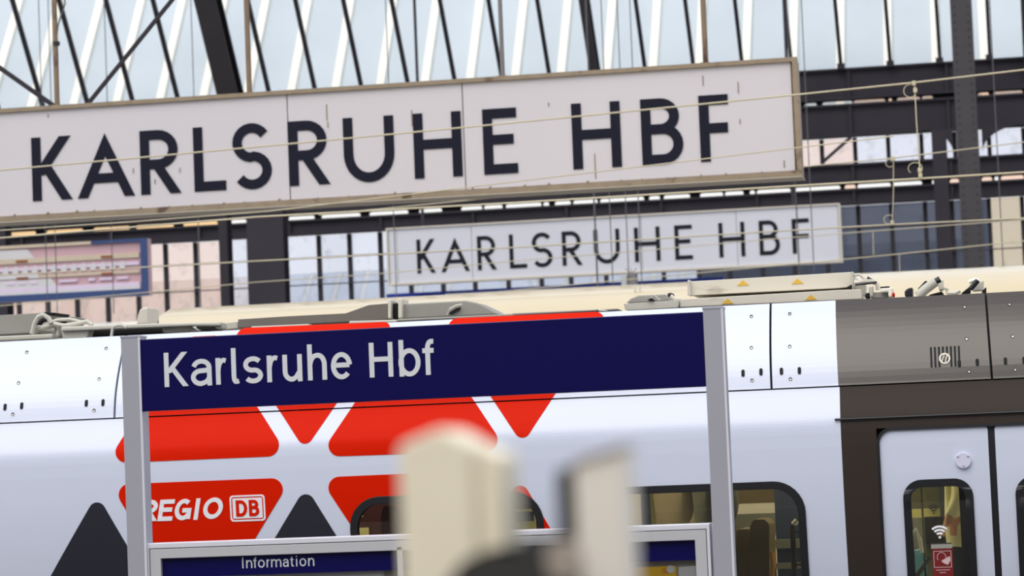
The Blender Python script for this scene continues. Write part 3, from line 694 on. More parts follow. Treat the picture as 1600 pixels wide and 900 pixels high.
xs_b, xs_t = xz(1310, 602), xz(1305.5, 470); e_b, e_t = xz(1550, 591), xz(1540, 460)
plate([(b1b+gp, zs2), (xs_b, zs2), (xs_t, zR), (b1t+gp, zR)], 'train_white')
plate([(xs_b, zs2), (e_b-gp, zs2), (e_t-gp, zR), (xs_t, zR)], 'train_dark')
plate([(e_b+gp, zs2), (XR, zs2), (XR, zR), (e_t+gp, zR)], 'train_dark')
# bolts and slots of the roof panels
def disc(x, y, rx, m, name, lift=.004, rz_=None):
    p = skin_px(x, y); lp = [(p.x+rx*math.cos(k*math.pi/6), p.z+(rz_ or rx)*math.sin(k*math.pi/6)) for k in range(12)]
    return MB().prism(lp, YT-lift, YT+.01).build(name, m, train, cuts=[], warp=skin)
for x, y in ((42,550),(166,544),(29,598),(155,592),(20,647),(147,641),(1174,494),(1174,543),(1175,594),(1234,490),(1234,541),(1235,592),(1507,479),(1510,529),(1514,580),(1577,475),(1582,525),(1586,577)):
    disc(x, y, .010, 'rubber', 'bolt'); disc(x+.3, y+.8, .005, 'steel_bright', 'bolt_head', .006)
for x, y in ((8,636),(34,634),(135,630),(161,629),(1161,583),(1189,581),(1221,580),(1249,579),(1499,568),(1527,566),(1571,564),(1600,563)):
    p = skin_px(x, y); MB().prism(rrect(p.x-.010, p.x+.010, p.z-.022, p.z+.022, .0099, 4), YT-.004, YT+.01).build('slot', 'gap_black', train, cuts=[], warp=skin)
# loudspeaker grille
gr = skin_px(1477, 557); GH = .062
for k in range(8):
    x = gr.x-.083+k*.0235; MB().prism(rrect(x-.006, x+.006, gr.z-GH+(.02 if k in (3, 4) else 0), gr.z+GH, .0055, 3), YT-.004, YT+.01).build('grille_slit', 'gap_black', train, cuts=[], warp=skin)
cpx = skin_px(1476, 560)
MB().prism(arc(cpx.x, cpx.z, .034, .034, 0, 345, 15), YT-.006, YT+.01, [arc(cpx.x, cpx.z, .024, .024, 0, 345, 15)]).build('grille_ring', 'roof_beige', train, cuts=[], warp=skin)
for dx in (-.012, .008): MB().prism([(cpx.x+dx-.008, cpx.z-.022), (cpx.x+dx-.002, cpx.z-.022), (cpx.x+dx+.012, cpx.z+.022), (cpx.x+dx+.006, cpx.z+.022)], YT-.006, YT+.01).build('grille_bar', 'roof_beige', train, cuts=[], warp=skin)

# painted triangles of the livery (thin foil on the body)
def carve(o, x0, x1):
    """cut the window opening out of a foil"""
    c = MB().prism(rrect(x0, x1, zWb, zWt, .19, 8), YT-.2, YT+.2).build('cutter', 'rubber')
    b = o.modifiers.new('cut', 'BOOLEAN'); b.object = c; b.operation = 'DIFFERENCE'; b.solver = 'EXACT'; bpy.context.view_layer.update()
    c.matrix_world = o.matrix_world.inverted() @ Matrix() if False else Matrix()
    o.parent = train; bpy.context.view_layer.update()
    me = bpy.data.meshes.new_from_object(o.evaluated_get(bpy.context.evaluated_depsgraph_get())); o.modifiers.clear(); o.data = me; bpy.data.objects.remove(c)
def foil(pts, rads, m, label=None, holes=(), lift=.0025, cutter=None):
    lp = rounded(sl(pts), rads, 8)
    o = MB().prism(lp, YT-lift, YT+.001, holes).build('livery_triangle', m, train, cuts=sorted(CUTS+[zg, zs2]), warp=skin, gap=(zg, zs2))
    if cutter: carve(o, *cutter)
    if label: o['label'] = label
    return o
rr = .070
foil([(168,724),(452,712),(338,524),(300,526)], [rr,rr,.03,.03], 'train_red', 'red triangle left, above the word')
foil([(362,513),(622,502),(477,703)], [.05,.05,.05], 'train_red', 'red triangle pointing down behind the blue panel')
foil([(499,714),(794,704),(669,512),(638,514)], [rr,rr,.03,.03], 'train_red', 'red triangle right, above the small window')
foil([(692,498),(958,486),(817,694)], [.05,.06,.05], 'train_red', 'red triangle pointing down right of the centre')
foil([(173,757),(457,746),(316,985)], [rr,rr,.05], 'train_red', 'red triangle carrying the word REGIO')
foil([(499,746),(797,733),(655,975)], [rr,rr,.05], 'train_red', 'red triangle behind the small window', cutter=xw[0])
foil([(812,745),(940,955),(690,965)], [.055,.05,.05], 'train_red', 'red triangle around the window\'s right end', cutter=xw[0])
foil([(478,760),(604,958),(358,965)], [.055,.05,.05], 'livery_dark', 'dark triangle right of the emblem')
foil([(152,772),(266,962),(34,985)], [.055,.05,.05], 'livery_dark', 'dark triangle at the left edge')
# word and emblem
zb_, zc_ = at(300, 813.5, YT).z, at(300, 778, YT).z
for ch, a, b, yb in (('R',219,245,815),('E',245,268,814.5),('G',270,296,813.5),('I',300,309,812.5),('O',314.5,345,811.5)):
    z0 = at(a, yb, YT).z; xa_, xb_ = X_(a, yb), X_(b, yb)
    glyph_mesh(ch, xa_, xb_, z0, z0+.132, .027, YT-.0025, .0025, shear=.21, warp=skin).build('letter', 'sticker_white', train)
xe0, xe1 = X_(359,795), X_(414,795); ze1, ze0 = at(386,773.5,YT).z, at(386,814.5,YT).z
MB().prism(rrect(xe0, xe1, ze0, ze1, .022), YT-.005, YT-.001, [rrect(xe0+.010, xe1-.010, ze0+.010, ze1-.010, .016)], warp=skin).build('emblem_frame', 'sticker_white', train)
MB().prism(rrect(xe0+.018, xe1-.018, ze0+.018, ze1-.018, .004), YT-.005, YT-.001, warp=skin).build('emblem_field', 'sticker_white', train)
for ch, f0, f1 in (('D',.17,.49),('B',.54,.83)):
    W_ = xe1-xe0; glyph_mesh(ch, xe0+f0*W_, xe0+f1*W_, ze0+.030, ze1-.030, .020, YT-.005, .002, warp=skin).build('letter', 'train_red', train)

# windows of the train
LC = [c for c in CUTS if c < zC]
def window(x0, x1, z0, z1, r, fw, parent, Y, inset=.035):
    o = MB().prism(rrect(x0-.004, x1+.004, z0-.004, z1+.004, r, 8), Y-.010, Y+.05, [rrect(x0+fw, x1-fw, z0+fw, z1-fw, max(.02, r-fw), 8)]).build('window_frame', 'rubber', parent, .006, True, cuts=LC, warp=skin)
    MB().prism(rrect(x0+fw-.01, x1-fw+.01, z0+fw-.01, z1-fw+.01, max(.02, r-fw+.01), 8), Y+.02, Y+.028).build('window_pane', 'train_glass', o, cuts=LC, warp=skin)
    return o
for a, b in xw+[(XL+.6, X_(-60, 800))]: window(a, b, zWb, zWt, .19, .042, train, YT)
# doors: two leaves with windows
dwx0, dwx1, dwt = X_(1413,800), X_(1521,800), at(1466, 749.5, YT).z; dwb = dwt-1.15
def leaf(x0, x1, wx0, wx1):
    o = MB().prism(rounded([(x0, .12), (x1, .12), (x1, zDt), (x0, zDt)], [0, 0, .02, .075] if x0 < xdm0 else [0, 0, .075, .02]), YT+.012, YT+.05, [rrect(wx0, wx1, dwb, dwt, .11, 8)]).build('door_leaf', 'train_white', train, .004, cuts=LC, warp=skin)
    window(wx0, wx1, dwb, dwt, .11, .042, o, YT+.012); return o
lf = leaf(xd0, xdm0, dwx0, dwx1); lf2 = leaf(xdm1, xd1, xdm1+(xdm0-dwx1), xdm1+(xdm0-dwx0))
MB().box(xdm0, xdm1, YT+.02, YT+.045, .12, zDt).build('door_seal', 'rubber', train, cuts=LC, warp=skin)
MB().prism(rounded([(xd0-.013, .1), (xd1+.013, .1), (xd1+.013, zDt+.013), (xd0-.013, zDt+.013)], [0, 0, .085, .085]), YT-.002, YT+.02, [rounded([(xd0+.003, .101), (xd1-.003, .101), (xd1-.003, zDt-.003), (xd0+.003, zDt-.003)], [0, 0, .075, .075])]).build('door_gasket', 'rubber', train, cuts=LC, warp=skin)
c = at(1505, 719.5, YT); MB().prism(arc(c.x, c.z, .046, .046, 0, 345, 23), YT-.002, YT+.02).build('release_cap', 'cap_white', lf, .003)
for dx, dz in ((-.030, .022), (.030, .022), (0, -.034)): MB().box(c.x+dx-.008, c.x+dx+.008, YT-.004, YT, c.z+dz-.003, c.z+dz+.003).build('cap_mark', 'roof_grey', lf)
# stickers on the door glass
def wifi(cx, cy, s, Y, m, parent):
    p = at(cx, cy, Y); 
    MB().prism(arc(p.x, p.z, .10*s, .10*s, 0, 330, 11), Y-.003, Y).build('sticker_dot', m, parent)
    for r_ in (.30, .56, .82):
        MB().prism(arc(p.x, p.z, (r_+.09)*s, (r_+.09)*s, 48, 132, 10)+arc(p.x, p.z, (r_-.07)*s, (r_-.07)*s, 132, 48, 10), Y-.003, Y).build('sticker_arc', m, parent)
wifi(1468.5, 839.5, .077, YT+skin(at(1468,836,YT).z)+.027, 'sticker_white', lf)
ys = skin(at(1473,862,YT).z)-.002; YT += ys
q0, q1 = at(1456, 857, YT+.03), at(1490, 897, YT+.03)
MB().box(q0.x, q1.x, YT+.027, YT+.031, at(1473,901,YT).z-.01, at(1473,857.5,YT).z).build('sticker', 'sticker_red', lf)
MB().box(q0.x-.004, q1.x, YT+.027, YT+.031, at(1473,857,YT).z, at(1473,848.5,YT).z).build('sticker_strip', 'roof_grey', lf)
fz1, fz0 = at(1473, 861, YT).z, at(1473, 887, YT).z
MB().prism([(q0.x+.008, fz0), (q1.x-.008, fz0), (q1.x-.008, fz1), (q0.x+.008, fz1)], YT+.025, YT+.0275, [[(q0.x+.011, fz0+.003), (q1.x-.011, fz0+.003), (q1.x-.011, fz1-.003), (q0.x+.011, fz1-.003)]]).build('sticker_line', 'print_pale', lf)
hc = at(1471, 871, YT); MB().prism(arc(hc.x, hc.z, .027, .030, -20, 215, 16)+arc(hc.x, hc.z, .024, .027, 215, -20, 16), YT+.025, YT+.0275).build('sticker_head', 'print_pale', lf)
MB().prism(rounded(pxloop([(1470,877),(1478,872),(1484,869),(1485,876),(1481,883),(1476,881)], YT), .004, 3), YT+.025, YT+.0275).build('sticker_hand', 'print_pale', lf)
for yy, w_ in ((891,11),(895,5)): c_ = at(1473, yy, YT); MB().box(c_.x-w_/265, c_.x+w_/265, YT+.025, YT+.0275, c_.z-.002, c_.z+.002).build('sticker_print', 'board_pink', lf)
YT -= ys

# roof, far side, floor and ends of the train shell
YF = YT+2.75; FL = .62
A_ = lambda x, y, d: at(x, y, YT+d)
def inner(x0, x1, y0, y1, d, th, m, name, full=False):
    """upright panel inside the train; photo limits taken at its own depth"""
    a, b = A_(x0, (y0+y1)/2, d), A_(x1, (y0+y1)/2, d); m_ = (x0+x1)/2
    return MB().box(a.x, b.x, YT+d, YT+d+th, FL if full else A_(m_, y1, d).z, zc2 if full == 2 else A_(m_, y0, d).z).build(name, m, train)
zc2 = zDt+.42
MB().box(XL, XR, YT+.42, YF-.3, zR-.10, zR-.05).build('roof', 'roof_grey', train)
MB().box(XL, XR, YT+.06, YF, FL-.08, FL).build('floor_pan', 'interior_grey', train)
fh = [rrect(XL+.5+k*1.75, XL+1.9+k*1.75, zWb, zWt+.02, .15, 4) for k in range(int((XR-XL-.6)/1.75))]
MB().prism([(XL, .1), (XR, .1), (XR, zR-.2), (XL, zR-.2)], YF-.06, YF, fh).build('far_side', 'interior_cream', train)
MB().box(XL-.05, XL, YT, YF, -.5, zR).build('end_wall', 'train_white', train); MB().box(XR, XR+.05, YT, YF, -.5, zR).build('end_wall', 'train_white', train)
MB().box(XL, XR, YT+.5, YF-.06, zc2, zc2+.03).build('inner_ceiling', 'interior_cream', train)
MB().box(XL+.2, XR-.2, YT+.9, YT+1.05, zc2-.03, zc2).build('ceiling_lamp_or_fill', 'lamp', train); MB().box(XL+.2, XR-.2, YT+.42, YT+.50, zc2-.03, zc2).build('ceiling_lamp_or_fill', 'lamp', train); MB().box(XL+.2, XR-.2, YT+1.75, YT+1.9, zc2-.03, zc2).build('ceiling_lamp_or_fill', 'lamp', train)  # strip nearest the windows is an added fill light to brighten the passengers
MB().box(xd0-.02, xd1+.02, YT+.055, YT+.075, dwt+.03, zDt+.06).build('door_header', 'gap_black', train)
# large window: partitions, luggage rack, seats
inner(1212, 1275, 750, 900, 1.15, .03, 'interior_blue', 'partition', 2)
inner(1003, 1017, 750, 900, 1.0, .03, 'interior_blue', 'partition', 2)
inner(1017.5, 1034, 750, 900, 1.05, .03, 'interior_cream', 'partition', 2)
inner(1034, 1145, 750, 900, 1.9, .03, 'seat_olive', 'partition', 2)
inner(1120, 1211, 760, 787, 1.75, .35, 'seat_olive', 'luggage_rack'); inner(1120, 1212, 803, 838, 2.3, .03, 'interior_grey', 'waist_panel')
inner(1120, 1212, 838, 905, 2.25, .03, 'interior_dark', 'waist_panel')
inner(1185, 1252, 843, 857, 1.08, .04, 'interior_grey', 'waist_rail'); inner(1185, 1252, 880, 889, 1.06, .04, 'interior_grey', 'waist_rail')
def seat(px, py, d, back, m):
    """two-seat bench in the train; back says which way the backrest leans"""
    p = A_(px, py, d); x, y, ztop = p.x, YT+d, p.z
    o = MB().prism(rounded([(x-.04, FL+.45), (x+.07, FL+.45), (x+.05+back*.05, ztop-.03), (x+.02+back*.05, ztop), (x-.05+back*.05, ztop), (x-.07+back*.05, ztop-.05)], .025, 3), y, y+.42).build('seat_back', m, train, .01, True)
    MB().box(min(x, x-back*.45), max(x, x-back*.45), y, y+.42, FL+.32, FL+.46).build('seat_cushion', m, o, .03)
    MB().tube([(x+back*.10, y-.015, ztop-.34), (x+back*.115, y-.015, ztop-.28), (x+back*.11, y-.015, ztop-.20)], .014, 8).build('grab_handle', 'seat_orange', o)
    MB().box(x-.03, x+.03, y+.1, y+.36, FL, FL+.35).build('seat_leg', 'interior_dark', o)
seat(1176, 812, .28, 1, 'seat_olive'); seat(1152, 827, .85, 1, 'seat_olive')
seat(600, 790, .12, 1, 'seat_red'); seat(760, 790, .12, 1, 'seat_red')
# small window: dark red partition, notices, pale bands at its right end
inner(540, 796, 750, 900, .62, .03, 'seat_red', 'partition', 2)
inner(558, 566.5, 795, 808, .60, .01, 'notice', 'notice_board'); inner(558.5, 576, 824.5, 837, .60, .01, 'notice', 'notice_board')
inner(780, 860, 750, 900, .66, .02, 'notice', 'band_panel'); inner(780, 829, 765, 796, .60, .02, 'interior_dark', 'luggage_rack'); inner(780, 834, 800, 815, .60, .02, 'interior_blue', 'waist_rail')
# door lobby: cabinet, dark far panel, pale ledge
inner(1418, 1470, 740, 795, 2.0, .03, 'coat_olive', 'lobby_panel'); inner(1418, 1470, 795, 809, 1.95, .03, 'interior_cream', 'lobby_panel')
inner(1445, 1475, 808, 848, 1.5, .20, 'gap_black', 'cabinet'); inner(1418, 1447, 809, 905, 1.85, .03, 'interior_grey', 'lobby_panel'); inner(1447, 1475, 848, 905, 1.6, .1, 'coat_olive', 'cabinet')
inner(1470, 1640, 740, 905, 1.75, .03, 'interior_dark', 'partition', 2)
inner(1501, 1526, 740, 905, .13, .03, 'interior_dark', 'door_pillar', 2)
inner(1441, 1444, 740, 905, .5, .02, 'interior_grey', 'grab_rail', 2)
pz = A_(1238, 816, .25); MB().tube([(pz.x+.03, YT+.25, pz.z+.01), (pz.x, YT+.25, pz.z-.03), (pz.x-.005, YT+.25, FL)], .017, 10).build('grab_pole', 'rubber', train, smooth=True)
MB().tube([(pz.x+.03, YT+.25, pz.z+.01), (pz.x+.005, YT+.25, pz.z-.015)], .019, 10).build('pole_elbow', 'steel_bright', train)
for z in (pz.z-.05, pz.z-.25): MB().box(pz.x, pz.x+.07, YT+.24, YT+.26, z-.012, z).build('pole_bracket', 'rubber', train)
wifi(1459, 802, .062, YT+1.93, 'interior_dark', train)

# equipment on the train's roof
YQ = YT+.55
def eq(pts, Y, depth, m, name, bevel=.008): return pxprism(pts, Y, depth, m, name, train, bevel)
eq([(-60,496),(67,488.5),(50,520),(-60,526)], YQ+.35, .9, 'roof_grey', 'roof_fairing')
eq([(66,487.5),(87,488.5),(83,493),(66,491.5)], YQ+.30, .3, 'gap_black', 'fairing_lip')
eq([(-60,528),(82,521.5),(82,529),(-60,536)], YQ-.02, .12, 'roof_light', 'roof_rail')
eq([(95,514),(141,512),(136,528),(98,530)], YQ-.03, .10, 'roof_light', 'cable_bracket')
eq([(95,510.5),(230,505.5),(345,503),(345,509),(300,509),(95,517.5)], YQ-.06, .12, 'roof_light', 'roof_beam')
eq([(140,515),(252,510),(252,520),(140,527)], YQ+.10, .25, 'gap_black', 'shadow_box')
eq([(253,512),(296,509.5),(306,516),(255,520)], YQ+.0, .25, 'roof_light', 'junction_box')
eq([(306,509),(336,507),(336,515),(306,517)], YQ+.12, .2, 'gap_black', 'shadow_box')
eq([(335,505),(347,504.5),(347,513),(337,514)], YQ-.03, .12, 'roof_light', 'beam_end')
eq([(213,507),(215,493),(218,484),(222,481),(231,480),(231,506)], YQ+.5, .25, 'roof_beige', 'roof_fin')
eq([(340,506),(372,502),(372,513),(340,516)], YQ+.35, .25, 'roof_light', 'duct')
eq([(372,499),(450,494),(540,489.5),(576,476.5),(606,474),(606,499),(372,512)], YQ+.30, .35, 'roof_brown', 'roof_fairing')
eq([(392,510),(482,506),(482,511),(392,515)], YQ-.05, .1, 'roof_light', 'roof_rail')
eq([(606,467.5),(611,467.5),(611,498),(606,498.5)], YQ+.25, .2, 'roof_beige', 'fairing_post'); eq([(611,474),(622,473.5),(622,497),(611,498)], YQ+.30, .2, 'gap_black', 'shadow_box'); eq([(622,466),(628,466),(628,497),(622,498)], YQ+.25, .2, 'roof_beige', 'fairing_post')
eq([(628,475),(727,469.5),(745,473),(762,481),(780,491),(628,498)], YQ+.30, .35, 'roof_grey', 'roof_fairing')
eq([(545,501.5),(620,499.5),(620,504.5),(545,507)], YQ-.06, .1, 'roof_light', 'roof_rail'); eq([(620,498.5),(805,490),(805,494.5),(620,503)], YQ-.05, .1, 'roof_grey', 'roof_rail')
p = at(708, 484, YQ+.29); MB().prism([(p.x-.035, p.z-.02), (p.x+.02, p.z+.01), (p.x+.05, p.z+.015), (p.x+.04, p.z-.005), (p.x-.01, p.z-.03)], YQ+.29, YQ+.31).build('lifting_slot', 'gap_black', train)
MB().tube([at(699,492,YQ+.27), at(703,483,YQ+.25), at(712,478,YQ+.25), at(722,476,YQ+.25)], .008, 6).build('cable', 'roof_light', train)
eq([(800,489.5),(965,482),(965,484.5),(800,493)], YQ-.05, .2, 'roof_grey', 'roof_rail'); eq([(930,482),(944,484),(950,486),(936,487)], YQ-.10, .08, 'roof_light', 'rail_end')
eq([(974,474.5),(1062,468.5),(1060,480.5),(977,485)], YQ-.02, .5, 'roof_light', 'roof_box')
eq([(978,473),(986,466),(998,461.5),(1040,459.5),(1045,469)], YQ+.55, .4, 'roof_grey', 'roof_hood')
eq([(1010,469),(1018,465),(1022,470)], YQ-.04, .1, 'gap_black', 'latch'); MB().tube([at(1018,465,YQ), at(1021,461,YQ), at(1031,469,YQ)], .006, 6).build('cable', 'roof_light', train)
eq([(1042,458),(1050,457),(1051,463),(1044,465)], YQ+.1, .12, 'rubber', 'valve'); MB().tube([at(1048,462,YQ+.1), at(1055,467,YQ+.1), at(1064,467,YQ+.1)], .012, 6).build('cable', 'roof_beige', train)
bx = eq([(1062,467.5),(1200,459.5),(1310,453),(1345,452),(1347,467),(1062,480)], YQ+.0, 1.2, 'roof_beige', 'roof_container', .02)
bx2 = eq([(1075,440),(1330,425),(1331,448),(1310,450),(1080,461.5)], YQ+.18, 1.0, 'roof_beige', 'roof_container', .02)
eq([(1074,437),(1078,437),(1080,462),(1074,462)], YQ+.14, .1, 'roof_light', 'container_edge'); eq([(1330,424),(1333,424),(1333,452),(1330,452)], YQ+.14, .2, 'roof_light', 'container_edge')
eq([(1322,449),(1331,444),(1331,452)], YQ+.12, .1, 'gap_black', 'latch')
for (x, y, Yq, par) in ((1161,442,YQ+.18,bx2),(1246,439.5,YQ+.18,bx2),(1137,470.5,YQ,bx),(1267,464.5,YQ,bx)):
    tri = pxloop([(x-9.5,y+4.5),(x+9.5,y+3.5),(x,y-4)], Yq)
    MB().prism(tri, Yq-.004, Yq+.01).build('warning_triangle', 'warn_yellow', par)
# pipework right of the containers
def pipe(pts, Y, r, m, name='pipe', n=8): return MB().tube([at(x, y, Y) for x, y in pts], r, n).build(name, m, train, smooth=True)
pipe([(1333,430),(1343,429),(1350,435),(1354,441)], YQ+.2, .009, 'roof_beige'); pipe([(1335,442),(1350,440),(1364,440),(1371,444),(1372,453)], YQ+.15, .016, 'roof_beige')
pipe([(1336,445),(1370,441)], YQ+.10, .008, 'rubber'); pipe([(1355,434),(1362,437),(1357,442)], YQ+.2, .010, 'rubber')
eq([(1334,447),(1352,443),(1352,462),(1334,464)], YQ+.25, .2, 'roof_light', 'insulator_base'); eq([(1357,447),(1364,446),(1364,464),(1357,465)], YQ+.05, .1, 'roof_light', 'bracket_post')
eq([(1360,457),(1388,455),(1388,465),(1360,466)], YQ+.08, .2, 'roof_grey', 'terminal_box'); eq([(1376,450),(1394,449),(1394,464),(1388,464),(1388,456),(1376,457)], YQ+.02, .2, 'white_paint', 'terminal_cover'); eq([(1394,457),(1397.5,456.5),(1397.5,463.5),(1394,464)], YQ+.0, .1, 'train_red', 'end_cap')
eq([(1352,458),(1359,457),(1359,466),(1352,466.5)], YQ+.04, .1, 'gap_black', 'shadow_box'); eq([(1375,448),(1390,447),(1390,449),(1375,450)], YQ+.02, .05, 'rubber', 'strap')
eq([(1413,455),(1419,450),(1426,449),(1426,464),(1414,464)], YQ+.0, .15, 'board_blue' if False else 'livery_dark', 'motor_bracket')
pipe([(1434,463),(1446,452),(1462,440)], YQ+.05, .030, 'roof_light', 'actuator', 12); pipe([(1462,440),(1469,436)], YQ+.05, .020, 'rubber', 'actuator_end'); eq([(1463,437),(1474,436),(1474,453),(1468,455)], YQ+.12, .1, 'roof_beige', 'bracket_post')
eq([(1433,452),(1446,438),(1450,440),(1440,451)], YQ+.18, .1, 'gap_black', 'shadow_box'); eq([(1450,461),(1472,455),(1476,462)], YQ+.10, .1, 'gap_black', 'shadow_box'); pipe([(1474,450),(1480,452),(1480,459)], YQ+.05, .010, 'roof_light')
eq([(1501,459),(1513,449),(1517,450),(1516,458)], YQ+.0, .12, 'gap_black', 'motor_bracket'); pipe([(1516,452),(1528,438)], YQ+.03, .016, 'rubber', 'actuator', 10); pipe([(1514,441),(1523,437),(1529,438)], YQ+.05, .012, 'white_paint', 'actuator_link')
eq([(1520,449),(1528,440),(1537,438),(1537,454),(1519,455)], YQ+.10, .1, 'roof_light', 'bracket_post'); eq([(1534,455),(1541,448),(1541,458),(1534,458)], YQ-.02, .1, 'gap_black', 'latch')
pipe([(1480,458),(1492,458),(1500,454)], YQ+.05, .014, 'roof_beige', 'pipe')
# bundle of cables at the left
for pts, r in (([(50,522),(54,505),(60,495),(68,492),(76,497),(80,505)], .016), ([(52,521),(60,512),(72,513),(86,514)], .018), ([(66,512),(84,506),(100,509),(120,506),(136,502),(144,508)], .015), ([(68,508),(90,500),(110,499),(126,503),(142,504)], .012), ([(84,519),(86,510),(92,514),(90,525)], .014)):
    pipe(pts, YQ-.02+random.random()*.12, r, 'roof_light', 'cable')
for pts in ([(58,508),(70,498),(74,503)], [(92,502),(104,501)], [(68,509),(100,508)]): pipe(pts, YQ+.12, .016, 'gap_black', 'cable')
pipe([(174,527),(176,513),(180,509),(190,508),(197,512)], YQ-.10, .010, 'roof_light', 'grab_hoop')

# ------------------------------------------------------------------ passengers inside the train
def person(label, loc, h, rotz, coat, legs, arms, hair='hair'):
    """one continuous skinned body; arms = ((elbow),(hand)) left and right, fractions of height, x across, y forward"""
    s = h
    J = {'pel':(0,0,.53),'waist':(0,.005,.60),'chest':(0,.01,.72),'neck0':(0,0,.815),'neck':(0,.005,.86),'head':(0,.015,.915),'crown':(0,.01,.975)}
    E = [('pel','waist'),('waist','chest'),('chest','neck0'),('neck0','neck'),('neck','head'),('head','crown')]
    rad = {'pel':.088,'waist':.080,'chest':.090,'neck0':.052,'neck':.032,'head':.056,'crown':.042}
    for sd_, (el, ha) in zip((-1, 1), arms):
        k = 'l' if sd_ < 0 else 'r'
        J.update({k+'sh':(sd_*.100,0,.795), k+'el':el, k+'wr':ha, k+'hip':(sd_*.052,0,.50), k+'kn':(sd_*.056,.01,.28), k+'an':(sd_*.058,-.01,.05), k+'toe':(sd_*.062,.10,.02)})
        rad.update({k+'sh':.050, k+'el':.036, k+'wr':.023, k+'hip':.066, k+'kn':.042, k+'an':.030, k+'toe':.022})
        E += [('chest',k+'sh'),(k+'sh',k+'el'),(k+'el',k+'wr'),('pel',k+'hip'),(k+'hip',k+'kn'),(k+'kn',k+'an'),(k+'an',k+'toe')]
        d_ = (Vector(ha)-Vector(el)).normalized(); side_ = d_.cross(Vector((0, 0, 1))).normalized() if abs(d_.z) < .95 else Vector((1, 0, 0))
        for f_ in range(5):
            a_ = Vector(ha)+d_*.030+side_*((f_-2)*.0095) if f_ < 4 else Vector(ha)+d_*.012-side_*.020
            b_ = a_+d_*((.030, .036, .034, .026, .020)[f_])+Vector((0, 0, -.008))-(side_*.012 if f_ == 4 else Vector())
            J.update({k+'fa%d' % f_: tuple(a_), k+'fb%d' % f_: tuple(b_)}); rad.update({k+'fa%d' % f_: .0055, k+'fb%d' % f_: .0048})
            E += [(k+'wr', k+'fa%d' % f_), (k+'fa%d' % f_, k+'fb%d' % f_)]
    names = list(J); me = bpy.data.meshes.new('person'); me.from_pydata([Vector(J[n])*s for n in names], [(names.index(a), names.index(b)) for a, b in E], [])
    o = bpy.data.objects.new('person', me); col.objects.link(o); sk = o.modifiers.new('skin', 'SKIN'); sk.use_smooth_shade = True
    for i, n in enumerate(names):
        v = me.skin_vertices[0].data[i]; v.radius = (rad[n]*s*(1.15 if n in ('chest', 'waist', 'pel') else 1), rad[n]*s*(.85 if n in ('chest', 'waist', 'pel') else 1)); v.use_root = (n == 'pel')
    o.modifiers.new('sub', 'SUBSURF').levels = 2; o.modifiers['sub'].render_levels = 2
    dg = bpy.context.evaluated_depsgraph_get(); m2 = bpy.data.meshes.new_from_object(o.evaluated_get(dg)); o.modifiers.clear(); o.data = m2
    m2.materials.clear()
    for q in (coat, legs, 'skin', 'rubber'): m2.materials.append(MATS[q])
    for p in m2.polygons:
        c_ = p.center; z = c_.z/s; p.use_smooth = True
        hand = False
        for el, ha in arms:
            e_, h_ = Vector(el)*s, Vector(ha)*s; ax = (h_-e_).normalized(); t_ = (c_-h_).dot(ax)
            if -.012*s < t_ < .10*s and (c_-h_-ax*t_).length < .036*s: hand = True
        p.material_index = 2 if (z > .835 and abs(c_.x) < .075*s) or hand else 3 if z < .045 else 1 if z < .47 else 0
    o.location = loc; o.rotation_euler.z = rotz; tag(o, label, 'person')
    hd = Vector((0, .015, .915))*s
    mb = MB(); vs, fs = [], []
    for i in range(7):
        th_ = R(8+i*16)
        for j in range(16):
            ph = 2*math.pi*j/16; rr_ = .068*s; y_ = -.010*s+math.sin(th_)*math.sin(ph)*rr_*1.08
            z_ = math.cos(th_)*rr_*1.2+(.014*s if math.sin(ph) > .3 and i > 3 else 0)*0
            if math.sin(ph) > .2 and i > 3: z_ = math.cos(R(56))*rr_*1.2
            vs.append(hd+Vector((math.sin(th_)*math.cos(ph)*rr_, y_, z_+.012*s)))
    for i in range(6):
        for j in range(16): fs.append((i*16+j, (i+1)*16+j, (i+1)*16+(j+1) % 16, i*16+(j+1) % 16))
    fs.append(tuple(range(16)))
    hb = MB().add(vs, fs); mh = bpy.data.meshes.new('hair'); mh.from_pydata([tuple(v) for v in hb.v], [], hb.f); mh.materials.append(MATS[hair])
    for p in mh.polygons: p.use_smooth = True
    ho = bpy.data.objects.new('hair', mh); col.objects.link(ho); ho.parent = o
    for nm, pts_, mm in (('nose', [(0,.070,.925),(0,.082,.908),(0,.072,.902)], 'skin'), ('mouth', [(-.018,.068,.888),(0,.073,.887),(.018,.068,.888)], 'sticker_red'), ('eye', [(-.026,.066,.925),(-.018,.068,.925)], 'rubber'), ('eye', [(.018,.068,.925),(.026,.066,.925)], 'rubber'), ('ear', [(-.058,.012,.925),(-.060,.010,.900)], 'skin'), ('ear', [(.058,.012,.925),(.060,.010,.900)], 'skin')):
        tb = MB().tube([Vector(q)*s for q in pts_], .006*s if nm != 'nose' else .007*s, 6); mq = bpy.data.meshes.new(nm); mq.from_pydata([tuple(v) for v in tb.v], [], tb.f); mq.materials.append(MATS[mm])
        oq = bpy.data.objects.new(nm, mq); col.objects.link(oq); oq.parent = o
    return o
relaxed = (((-.125,-.02,.63), (-.120,.06,.50)), ((.125,-.02,.63), (.120,.06,.50)))
PA = A_(1506, 800, .75)
person('passenger in a cream jacket standing behind the door window', (PA.x, YT+.75, FL), 1.80, R(90), 'jacket_cream', 'trousers', (((-.125,.0,.65), (-.115,.045,.58)), ((.125,-.0,.65), (.115,.045,.575))))
PB = A_(1064, 790, .95)
person('passenger in a taupe coat standing behind the large window', (PB.x, YT+.95, FL), 1.84, R(130), 'coat_taupe', 'trousers', relaxed)
PC = A_(1118, 790, .45)
person('passenger in a dark olive coat, half hidden by the sign post', (PC.x, YT+.45, FL), 1.82, R(110), 'coat_olive', 'trousers', relaxed)
